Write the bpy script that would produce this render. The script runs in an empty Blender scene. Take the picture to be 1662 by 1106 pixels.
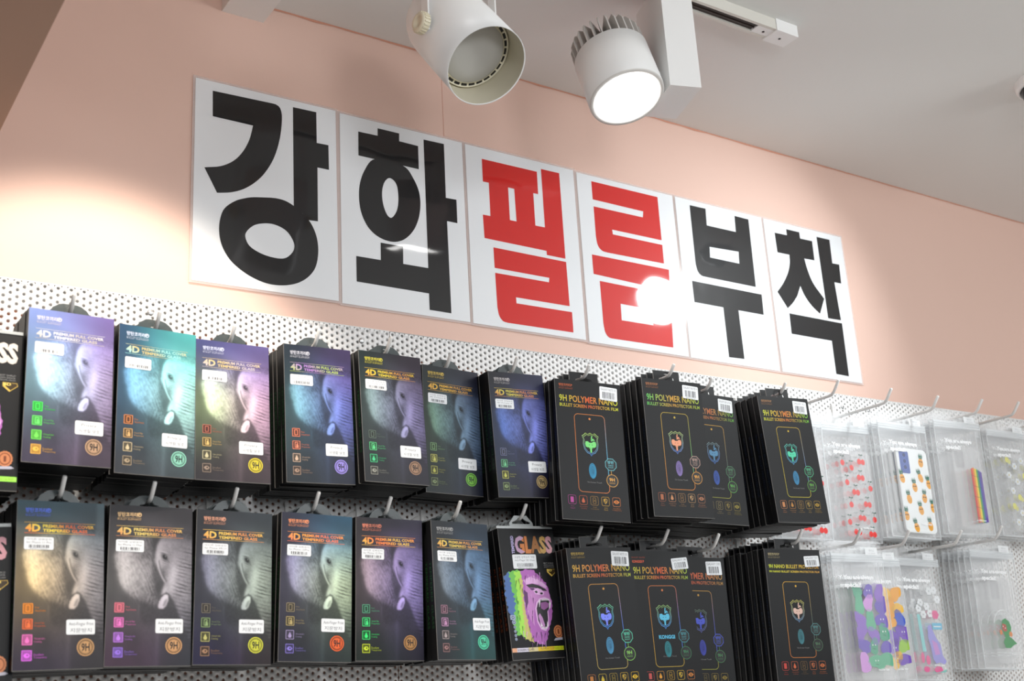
import bpy, math, random
import numpy as np
from mathutils import Matrix, Vector
from mathutils.geometry import tessellate_polygon

SC = bpy.context.scene
COL = SC.collection
random.seed(7)
RNG = np.random.default_rng(7)
rad = math.radians

# ------------------------------------------------------------------ camera, world, lights, exposure
cam_data = bpy.data.cameras.new('camera')
cam = bpy.data.objects.new('camera', cam_data)
COL.objects.link(cam)
CAM_ROT = Matrix(((0.8353363529743228, -0.12045232992221099, -0.5363808475475876),
                  (-0.5469050316194481, -0.281032893717454, -0.7886161290755628),
                  (-0.05575001155953248, 0.9521091055467882, -0.3006329778085015)))
cam.matrix_world = Matrix.Translation((-0.471279, -1.430454, 1.64)) @ CAM_ROT.to_4x4()
cam_data.sensor_width = 36.0
cam_data.lens = 41.8423
cam_data.clip_start = 0.02
cam_data.dof.use_dof = True
cam_data.dof.focus_distance = 1.72
cam_data.dof.aperture_fstop = 8.0
SC.camera = cam

SC.view_settings.view_transform = 'Standard'
SC.view_settings.look = 'None'
SC.view_settings.gamma = 1.0
SC.view_settings.use_curve_mapping = False
SC.view_settings.exposure = 0.08
SC.cycles.transparent_max_bounces = 64
SC.cycles.max_bounces = 10

world = bpy.data.worlds.new('shop_daylight')
SC.world = world
world.use_nodes = True
bg = world.node_tree.nodes['Background']
bg.inputs['Color'].default_value = (0.92, 0.97, 1.0, 1)
bg.inputs['Strength'].default_value = 0.24

def add_light(name, kind, loc, target, energy, color, **kw):
    d = bpy.data.lights.new(name, kind)
    d.energy = energy
    d.color = color
    for k, v in kw.items():
        setattr(d, k, v)
    o = bpy.data.objects.new(name, d)
    COL.objects.link(o)
    o.location = loc
    o.rotation_euler = (Vector(target) - Vector(loc)).to_track_quat('-Z', 'Y').to_euler()
    return o

# added unseen fill lights behind and beside the viewer, the warm track spot over the left shelf, the cool spot at the right
add_light('fill_area_light', 'AREA', (1.3, -2.2, 2.6), (1.5, -0.6, 1.3), 22, (0.95, 0.98, 1.0), shape='RECTANGLE', size=1.2, size_y=0.6)  # added area fill for the front, no ceiling panel is seen
add_light('fill_point_light', 'POINT', (0.0, -2.0, 2.12), (0, 0, 0), 27, (0.97, 0.98, 1.0), shadow_soft_size=0.18)  # added point fill to brighten ceiling and lamps, no pendant is seen
add_light('fill_point_light', 'POINT', (2.0, -1.9, 2.15), (0, 0, 0), 20, (0.96, 0.99, 1.0), shadow_soft_size=0.18)  # second added point fill, for the right side
add_light('track_spot_light', 'SPOT', (-0.10, -0.50, 2.56), (-0.13, -0.10, 1.93), 30, (1.0, 0.90, 0.78), spot_size=rad(66), spot_blend=0.35, shadow_soft_size=0.03)
add_light('ceiling_spot_light', 'AREA', (1.37, -0.62, 2.58), (0.95, 0.0, 2.2), 1.2, (0.93, 0.98, 1.0), shape='DISK', size=0.105, spread=rad(75))

# ------------------------------------------------------------------ helpers
def srgb(r, g, b):
    def f(c):
        c /= 255.0
        return c / 12.92 if c <= 0.04045 else ((c + 0.055) / 1.055) ** 2.4
    return (f(r), f(g), f(b))

def tag(o, label=None, cat=None, group=None, kind=None):
    if label: o['label'] = label
    if cat: o['category'] = cat
    if group: o['group'] = group
    if kind: o['kind'] = kind
    return o

def empty(name, loc=(0, 0, 0)):
    o = bpy.data.objects.new(name, None)
    o.empty_display_size = 0.02
    COL.objects.link(o)
    o.location = loc
    return o

class MB:
    """collects shapes, then links them as ONE mesh object; every face may carry a colour"""
    def __init__(self):
        self.v = []; self.f = []; self.c = []; self.m = []; self.s = []
    def face(self, idx, col=None, mi=0, smooth=False):
        self.f.append(tuple(idx)); self.c.append(col); self.m.append(mi); self.s.append(smooth)
    def box(self, x0, x1, y0, y1, z0, z1, col=None, mi=0):
        b = len(self.v)
        self.v += [(x, y, z) for z in (z0, z1) for y in (y0, y1) for x in (x0, x1)]
        for q in ((0, 2, 3, 1), (4, 5, 7, 6), (0, 1, 5, 4), (2, 6, 7, 3), (0, 4, 6, 2), (1, 3, 7, 5)):
            self.face([b + i for i in q], col, mi)
    def quad(self, pts, col=None, mi=0):
        b = len(self.v); self.v += [tuple(p) for p in pts]
        self.face(range(b, b + len(pts)), col, mi)
    def loops(self, loops, y, col=None, mi=0, thick=0.0):
        """flat shape in the x-z plane facing -y, outer loop then holes; optional thickness towards +y"""
        cfun = col if callable(col) else (lambda x, z: col)
        vecs = [[Vector((p[0], p[1], 0)) for p in lp] for lp in loops]
        flat = [p for lp in loops for p in lp]
        tris = tessellate_polygon(vecs)
        b = len(self.v)
        self.v += [(p[0], y, p[1]) for p in flat]
        for t in tris:
            a, bb, c = (flat[i] for i in t)
            ar = (bb[0] - a[0]) * (c[1] - a[1]) - (bb[1] - a[1]) * (c[0] - a[0])
            if abs(ar) < 1e-14: continue
            t = t if ar > 0 else t[::-1]
            self.face([b + i for i in t], cfun((a[0] + bb[0] + c[0]) / 3, (a[1] + bb[1] + c[1]) / 3), mi)
        if thick:
            b2 = len(self.v)
            self.v += [(p[0], y + thick, p[1]) for p in flat]
            for t in tris:
                a, bb, c = (flat[i] for i in t)
                ar = (bb[0] - a[0]) * (c[1] - a[1]) - (bb[1] - a[1]) * (c[0] - a[0])
                if abs(ar) < 1e-14: continue
                t = t if ar < 0 else t[::-1]
                self.face([b2 + i for i in t], cfun(a[0], a[1]), mi)
            k = 0
            for lp in loops:
                n = len(lp)
                for i in range(n):
                    j = (i + 1) % n
                    self.face((b + k + i, b + k + j, b2 + k + j, b2 + k + i), cfun(*lp[i]), mi)
                k += n
    def mesh_xz(self, me_v, me_f, y, col, mi=0):
        cfun = col if callable(col) else (lambda x, z: col)
        b = len(self.v)
        self.v += [(x, y, z) for x, z in me_v]
        for f in me_f:
            cx = sum(me_v[i][0] for i in f) / len(f); cz = sum(me_v[i][1] for i in f) / len(f)
            self.face([b + i for i in f], cfun(cx, cz), mi)
    def tube(self, path, r, n=12, col=None, mi=0, caps=True):
        path = [Vector(p) for p in path]
        rs = r if isinstance(r, (list, tuple)) else [r] * len(path)
        rings = []
        up = None
        for i, p in enumerate(path):
            d = (path[min(i + 1, len(path) - 1)] - path[max(i - 1, 0)]).normalized()
            if up is None:
                up = d.orthogonal().normalized()
            u = (up - d * up.dot(d)).normalized(); up = u
            w = d.cross(u)
            b = len(self.v)
            for k in range(n):
                a = 2 * math.pi * k / n
                self.v.append(tuple(p + (u * math.cos(a) + w * math.sin(a)) * rs[i]))
            rings.append(b)
        for a, b in zip(rings, rings[1:]):
            for k in range(n):
                j = (k + 1) % n
                self.face((a + k, a + j, b + j, b + k), col, mi, True)
        if caps:
            self.face([rings[0] + k for k in range(n)][::-1], col, mi)
            self.face([rings[-1] + k for k in range(n)], col, mi)
    def lathe(self, prof, base, axis, n=48, col=None, mi=0, smooth=True):
        """prof = (radius, distance along axis); open surface of revolution"""
        base = Vector(base); a = Vector(axis).normalized()
        u = a.orthogonal().normalized(); w = a.cross(u)
        rings = []
        for r, t in prof:
            b = len(self.v)
            for k in range(n):
                th = 2 * math.pi * k / n
                self.v.append(tuple(base + a * t + (u * math.cos(th) + w * math.sin(th)) * r))
            rings.append(b)
        for p, q in zip(rings, rings[1:]):
            for k in range(n):
                j = (k + 1) % n
                self.face((p + k, p + j, q + j, q + k), col, mi, smooth)
    def obox(self, M, x0, x1, y0, y1, z0, z1, col=None, mi=0):
        b = len(self.v)
        self.box(x0, x1, y0, y1, z0, z1, col, mi)
        for i in range(b, len(self.v)):
            self.v[i] = tuple(M @ Vector(self.v[i]))
    def mesh(self, name, mats):
        me = bpy.data.meshes.new(name)
        me.from_pydata(self.v, [], self.f)
        for m in (mats if isinstance(mats, (list, tuple)) else [mats]):
            me.materials.append(m)
        me.polygons.foreach_set('material_index', self.m)
        me.polygons.foreach_set('use_smooth', self.s)
        if any(c is not None for c in self.c):
            at = me.color_attributes.new('print', 'FLOAT_COLOR', 'CORNER')
            arr = []
            for f, c in zip(self.f, self.c):
                c = c or (0.8, 0.8, 0.8)
                arr += [c[0], c[1], c[2], 1.0] * len(f)
            at.data.foreach_set('color', arr)
        me.update()
        return me
    def build(self, name, mats, parent=None):
        return link(name, self.mesh(name, mats), parent)

def link(name, me, parent=None):
    o = bpy.data.objects.new(name, me)
    COL.objects.link(o)
    if parent is not None:
        o.parent = parent
    return o

_TXT = {}
def text_shape(body, bold=0.0):
    """outline of a line of lettering, normalised: cap height 1, starting at x = 0"""
    key = (body, bold)
    if key not in _TXT:
        c = bpy.data.curves.new('lettering', 'FONT')
        c.body = body; c.size = 1.0; c.resolution_u = 2; c.offset = bold
        o = bpy.data.objects.new('lettering', c); COL.objects.link(o)
        dg = bpy.context.evaluated_depsgraph_get()
        me = bpy.data.meshes.new_from_object(o.evaluated_get(dg))
        v = [(p.co.x, p.co.y) for p in me.vertices]
        f = [tuple(p.vertices) for p in me.polygons]
        bpy.data.objects.remove(o); bpy.data.curves.remove(c); bpy.data.meshes.remove(me)
        x0 = min(p[0] for p in v); x1 = max(p[0] for p in v)
        y0 = min(p[1] for p in v); y1 = max(p[1] for p in v)
        _TXT[key] = ([(p[0] - x0, p[1] - y0) for p in v], f, x1 - x0, y1 - y0)
    return _TXT[key]

def put_text(mb, body, x0, x1, z0, z1, y, col, bold=0.0, rot=0, mi=0):
    """letters fitted into the rectangle; rot=90 reads upwards"""
    v, f, w, h = text_shape(body, bold)
    if rot == 0:
        vv = [(x0 + p[0] / w * (x1 - x0), z0 + p[1] / h * (z1 - z0)) for p in v]
    elif rot == 90:
        vv = [(x1 - p[1] / h * (x1 - x0), z0 + p[0] / w * (z1 - z0)) for p in v]
    else:
        vv = [(x0 + p[1] / h * (x1 - x0), z1 - p[0] / w * (z1 - z0)) for p in v]
    mb.mesh_xz(vv, f, y, col, mi)

def rrect(x0, x1, z0, z1, r, n=5):
    pts = []
    for cx, cz, a0 in ((x1 - r, z1 - r, 0), (x0 + r, z1 - r, 90), (x0 + r, z0 + r, 180), (x1 - r, z0 + r, 270)):
        for k in range(n + 1):
            a = rad(a0 + 90 * k / n)
            pts.append((cx + r * math.cos(a), cz + r * math.sin(a)))
    return pts

def ell(cx, cz, rx, rz, n=20, a0=0):
    return [(cx + rx * math.cos(a0 + 2 * math.pi * k / n), cz + rz * math.sin(a0 + 2 * math.pi * k / n)) for k in range(n)]

def ring_loops(outer, k):
    cx = sum(p[0] for p in outer) / len(outer); cz = sum(p[1] for p in outer) / len(outer)
    return [outer, [(cx + (p[0] - cx) * k, cz + (p[1] - cz) * k) for p in outer]]

def inset_rrect(x0, x1, z0, z1, r, t):
    return [rrect(x0, x1, z0, z1, r), rrect(x0 + t, x1 - t, z0 + t, z1 - t, max(r - t, 0.0002))]

def pose(o, loc, ang):
    M = Matrix.Rotation(rad(ang[0]), 3, 'Z') @ Matrix.Rotation(rad(ang[1]), 3, 'X') @ Matrix.Rotation(rad(ang[2]), 3, 'Y')
    o.location = loc
    o.rotation_euler = M.to_euler()

# ------------------------------------------------------------------ materials
def principled(name, color, rough=0.5, spec=0.5, metal=0.0, coat=0.0, bump=None, noise=None, attr=None, trans=None, emit=None):
    m = bpy.data.materials.new(name); m.use_nodes = True
    nt = m.node_tree; N = nt.nodes; L = nt.links
    p = N['Principled BSDF']
    p.inputs['Base Color'].default_value = (*color, 1)
    p.inputs['Roughness'].default_value = rough
    p.inputs['Specular IOR Level'].default_value = spec
    p.inputs['Metallic'].default_value = metal
    p.inputs['Coat Weight'].default_value = coat
    p.inputs['Coat Roughness'].default_value = 0.045
    if emit:
        p.inputs['Emission Color'].default_value = (*emit[0], 1)
        p.inputs['Emission Strength'].default_value = emit[1]
    if attr:
        a = N.new('ShaderNodeAttribute'); a.attribute_name = attr
        L.new(a.outputs['Color'], p.inputs['Base Color'])
    if bump or noise:
        tc = N.new('ShaderNodeTexCoord')
    if noise:
        sc, amt, c2 = noise
        nz = N.new('ShaderNodeTexNoise'); nz.inputs['Scale'].default_value = sc; nz.inputs['Detail'].default_value = 4
        L.new(tc.outputs['Object'], nz.inputs['Vector'])
        rp = N.new('ShaderNodeMapRange'); rp.inputs['From Min'].default_value = 0.45; rp.inputs['From Max'].default_value = 0.75
        rp.inputs['To Max'].default_value = amt
        L.new(nz.outputs['Fac'], rp.inputs['Value'])
        mx = N.new('ShaderNodeMix'); mx.data_type = 'RGBA'
        mx.inputs['A'].default_value = (*color, 1); mx.inputs['B'].default_value = (*c2, 1)
        L.new(rp.outputs['Result'], mx.inputs['Factor'])
        L.new(mx.outputs['Result'], p.inputs['Base Color'])
    if bump:
        sc, strength, dist = bump
        nz = N.new('ShaderNodeTexNoise'); nz.inputs['Scale'].default_value = sc; nz.inputs['Detail'].default_value = 2
        if coat:
            ge = N.new('ShaderNodeNewGeometry'); L.new(ge.outputs['Position'], nz.inputs['Vector'])
        else:
            L.new(tc.outputs['Object'], nz.inputs['Vector'])
        b = N.new('ShaderNodeBump'); b.inputs['Strength'].default_value = strength; b.inputs['Distance'].default_value = dist
        L.new(nz.outputs['Fac'], b.inputs['Height'])
        L.new(b.outputs['Normal'], p.inputs['Normal'])
        if coat: L.new(b.outputs['Normal'], p.inputs['Coat Normal'])
    if trans is not None:
        t = N.new('ShaderNodeBsdfTransparent'); t.inputs['Color'].default_value = (1, 1, 1, 1)
        ms = N.new('ShaderNodeMixShader'); ms.inputs['Fac'].default_value = trans
        out = N['Material Output']
        L.new(t.outputs[0], ms.inputs[1]); L.new(p.outputs[0], ms.inputs[2])
        L.new(ms.outputs[0], out.inputs['Surface'])
    return m

PINK = (0.76, 0.53, 0.445)
M = {}
M['wall'] = principled('pink_wall_paint', PINK, 0.75, 0.25, bump=(60, 0.06, 0.004), noise=(5.0, 0.10, (0.71, 0.485, 0.40)))
M['smear'] = principled('dark_pink_paint_line', (0.62, 0.30, 0.21), 0.7, 0.2)
M['ceiling'] = principled('ceiling_paint', (0.82, 0.82, 0.80), 0.85, 0.2, bump=(90, 0.05, 0.003), noise=(3.0, 0.15, (0.79, 0.765, 0.73)))
M['beam'] = principled('brown_beam_paint', (0.44, 0.285, 0.215), 0.8, 0.2, noise=(6, 0.2, (0.42, 0.27, 0.205)))
M['floor'] = principled('floor_tile', (0.62, 0.58, 0.54), 0.35, 0.4, noise=(3, 0.3, (0.56, 0.52, 0.48)))
M['panel'] = principled('white_powder_coat', (0.87, 0.86, 0.845), 0.45, 0.4, noise=(8, 0.12, (0.84, 0.825, 0.80)))
M['hook'] = principled('white_hook_coating', (0.80, 0.79, 0.77), 0.4, 0.45)
M['screw'] = principled('steel_screw', (0.6, 0.6, 0.6), 0.35, 0.5, metal=0.9)
M['paper'] = principled('white_laminated_paper', (0.80, 0.82, 0.84), 0.45, 0.1, coat=1.0, bump=(7, 0.5, 0.004))
M['ink_black'] = principled('black_laminated_print', (0.012, 0.012, 0.013), 0.45, 0.1, coat=1.0, bump=(7, 0.5, 0.004))
M['ink_red'] = principled('red_laminated_print', srgb(205, 38, 34), 0.45, 0.1, coat=1.0, bump=(7, 0.5, 0.004))
M['laminate'] = principled('clear_laminate_film', (0.85, 0.75, 0.72), 0.12, 0.5, trans=0.35)
M['lamp_white'] = principled('white_lamp_enamel', (0.90, 0.90, 0.89), 0.35, 0.45)
M['lamp_cream'] = principled('cream_plastic', (0.80, 0.75, 0.58), 0.4, 0.45)
M['lamp_inside'] = principled('yellowed_reflector', (0.62, 0.58, 0.46), 0.45, 0.4)
M['diffuser'] = principled('frosted_diffuser', (0.50, 0.49, 0.46), 0.55, 0.4)
M['dark'] = principled('black_plastic', (0.015, 0.014, 0.013), 0.4, 0.4)
M['fin'] = principled('cast_grey_fins', (0.62, 0.59, 0.56), 0.5, 0.4)
M['rim'] = principled('grey_lamp_rim', (0.74, 0.72, 0.69), 0.4, 0.4)
M['glow'] = principled('lit_led_lens', (1, 1, 1), 0.4, 0.3, emit=((1.0, 0.99, 0.97), 14))
M['track'] = principled('white_track', (0.72, 0.70, 0.64), 0.45, 0.4)
M['groove'] = principled('brown_track_groove', (0.05, 0.035, 0.03), 0.5, 0.4)
M['carton'] = principled('black_carton', (0.0085, 0.0088, 0.0098), 0.45, 0.22)
M['carton_edge'] = principled('worn_carton_edge', (0.20, 0.19, 0.18), 0.6, 0.3)
M['foil'] = principled('foil_print_and_sheen', (0.5, 0.5, 0.5), 0.40, 0.28, attr='print')  # on the elephant boxes the colours also hold baked foil sheen
M['printed'] = principled('printed_ink', (0.5, 0.5, 0.5), 0.45, 0.4, attr='print')
M['tab'] = principled('smoky_hang_tab', (0.055, 0.07, 0.073), 0.3, 0.5, trans=0.86)
M['header'] = principled('black_header_card', (0.011, 0.011, 0.012), 0.42, 0.25)
M['hanger'] = principled('grey_plastic_hanger', (0.52, 0.55, 0.55), 0.35, 0.5, trans=0.9)
M['film'] = principled('clear_pouch_film', (0.94, 0.95, 0.96), 0.16, 0.6, bump=(35, 0.5, 0.004), trans=0.13)
M['zip'] = principled('translucent_zip_seal', (0.93, 0.96, 0.98), 0.2, 0.6, trans=0.36)
M['gel'] = principled('clear_case_plastic', (0.92, 0.92, 0.92), 0.12, 0.6, trans=0.18)
M['case_white'] = principled('white_case_plastic', (0.84, 0.86, 0.86), 0.25, 0.5)
M['dome'] = principled('smoked_dome', (0.02, 0.018, 0.018), 0.12, 0.5)

# ------------------------------------------------------------------ the room
CEIL = 2.648
def struct(name, mb, mat, label=None):
    o = mb.build(name, mat)
    o['kind'] = 'structure'
    return o

b = MB(); b.box(-2.6, 4.2, 0.0, 0.12, 0.0, CEIL); struct('wall_back', b, M['wall'])
b = MB(); b.box(-2.6, 4.2, -4.0, 0.12, CEIL, CEIL + 0.08); struct('ceiling', b, M['ceiling'])
b = MB(); b.box(-2.6, 4.2, -4.0, 0.12, -0.06, 0.0); struct('floor', b, M['floor'])
b = MB(); b.box(-1.5, -0.2625, -1.15, 0.0, 2.30, CEIL)
o = struct('ceiling_beam', b, M['beam'])
# painted line where wall and ceiling meet, uneven as the brush left it
b = MB()
xs = np.linspace(-0.2, 2.6, 90)
pr = None
for i, x in enumerate(xs):
    h = 0.0022 + 0.0022 * abs(math.sin(i * 1.7) * math.cos(i * 0.53)) * (1.0 if x < 1.2 else 0.5)
    cur = (x, h)
    if pr:
        b.quad([(pr[0], -0.0006, CEIL - pr[1]), (x, -0.0006, CEIL - h), (x, -0.0006, CEIL), (pr[0], -0.0006, CEIL)])
    pr = cur
struct('trim_1', b, M['smear'])
b = MB(); b.box(0.3957, 0.3963, -0.0004, 0.0, 2.50, CEIL); struct('trim_2', b, M['smear'])

# ------------------------------------------------------------------ perforated steel panels with holes cut through
PY, PT = -0.030, 0.0012          # front face, sheet thickness
PTOP = 2.1605
def perforated(name, x0, x1, label):
    p = 0.0088; dx = p * math.sqrt(3) / 2; r = 0.0020
    ncol = int(round((x1 - x0) / dx)); dx = (x1 - x0) / ncol
    zlow = 1.56
    ang = np.arange(12) * math.pi / 6
    hexr = np.where(np.arange(12) % 2 == 0, p / math.sqrt(3), p / 2)
    hx, hz = np.cos(ang) * hexr * (dx / (p * math.sqrt(3) / 2)), np.sin(ang) * hexr
    cx, cz = [], []
    for c in range(ncol):
        z = PTOP - 0.0036 - (p / 2 if c % 2 else 0)
        while z > zlow + 0.004:
            cx.append(x0 + (c + 0.5) * dx); cz.append(z); z -= p
    cx = np.array(cx); cz = np.array(cz); n = len(cx)
    V = np.zeros((n, 36, 3))
    V[:, 0:12, 0] = np.clip(cx[:, None] + hx, x0, x1); V[:, 0:12, 2] = np.minimum(cz[:, None] + hz, PTOP); V[:, 0:12, 1] = PY
    top = cz > PTOP - 0.0085
    for k in (2, 3, 4):
        V[top, k, 2] = PTOP
    V[:, 12:24, 0] = cx[:, None] + np.cos(ang) * r; V[:, 12:24, 2] = cz[:, None] + np.sin(ang) * r; V[:, 12:24, 1] = PY
    V[:, 24:36] = V[:, 12:24]; V[:, 24:36, 1] = PY + PT
    k = np.arange(12); j = (k + 1) % 12
    q = np.concatenate([np.stack([k, j, 12 + j, 12 + k], 1), np.stack([12 + k, 12 + j, 24 + j, 24 + k], 1)])
    F = (q[None] + (np.arange(n) * 36)[:, None, None]).reshape(-1, 4)
    # folded flange behind the top rows, side returns and the plain lower sheet
    ex = MB()
    ex.box(x0, x1, PY + 0.0042, PY + 0.0054, PTOP - 0.036, PTOP)
    ex.box(x0, x1, PY, PY + 0.0054, PTOP, PTOP + 0.0012)
    ex.box(x0, x1, PY, PY + PT, 0.12, zlow + 0.002)
    nv = n * 36
    verts = np.concatenate([V.reshape(-1, 3), np.array(ex.v)])
    faces = np.concatenate([F, np.array(ex.f) + nv])
    me = bpy.data.meshes.new(name)
    me.vertices.add(len(verts)); me.vertices.foreach_set('co', verts.ravel().astype(np.float32))
    me.loops.add(faces.size); me.loops.foreach_set('vertex_index', faces.ravel().astype(np.int32))
    me.polygons.add(len(faces)); me.polygons.foreach_set('loop_start', (np.arange(len(faces)) * 4).astype(np.int32))
    me.update(calc_edges=True); me.validate()
    me.materials.append(M['panel'])
    o = link(name, me)
    tag(o, label, 'panel', 'perforated wall panels')
    return o
pan = [perforated('perforated_panel', -0.674, 0.2752, 'white perforated steel panel behind the elephant boxes at the left'),
       perforated('perforated_panel', 0.2762, 1.2264, 'white perforated steel panel behind the black film boxes in the middle'),
       perforated('perforated_panel', 1.2274, 2.177, 'white perforated steel panel behind the clear pouches at the right')]
def screw_on(parent, x, z):
    s = MB(); s.lathe([(0.0001, 0.0016), (0.0028, 0.0014), (0.0042, 0.0004), (0.0042, 0.0)], (x, PY, z), (0, -1, 0), n=16)
    s.box(x - 0.0026, x + 0.0026, PY - 0.0019, PY - 0.0012, z - 0.0004, z + 0.0004)
    s.build('screw', M['screw'], parent)
screw_on(pan[0], -0.058, 2.142); screw_on(pan[0], 0.232, 2.142)
screw_on(pan[1], 0.318, 2.138); screw_on(pan[1], 1.192, 2.138)
screw_on(pan[2], 1.262, 2.138)

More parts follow.
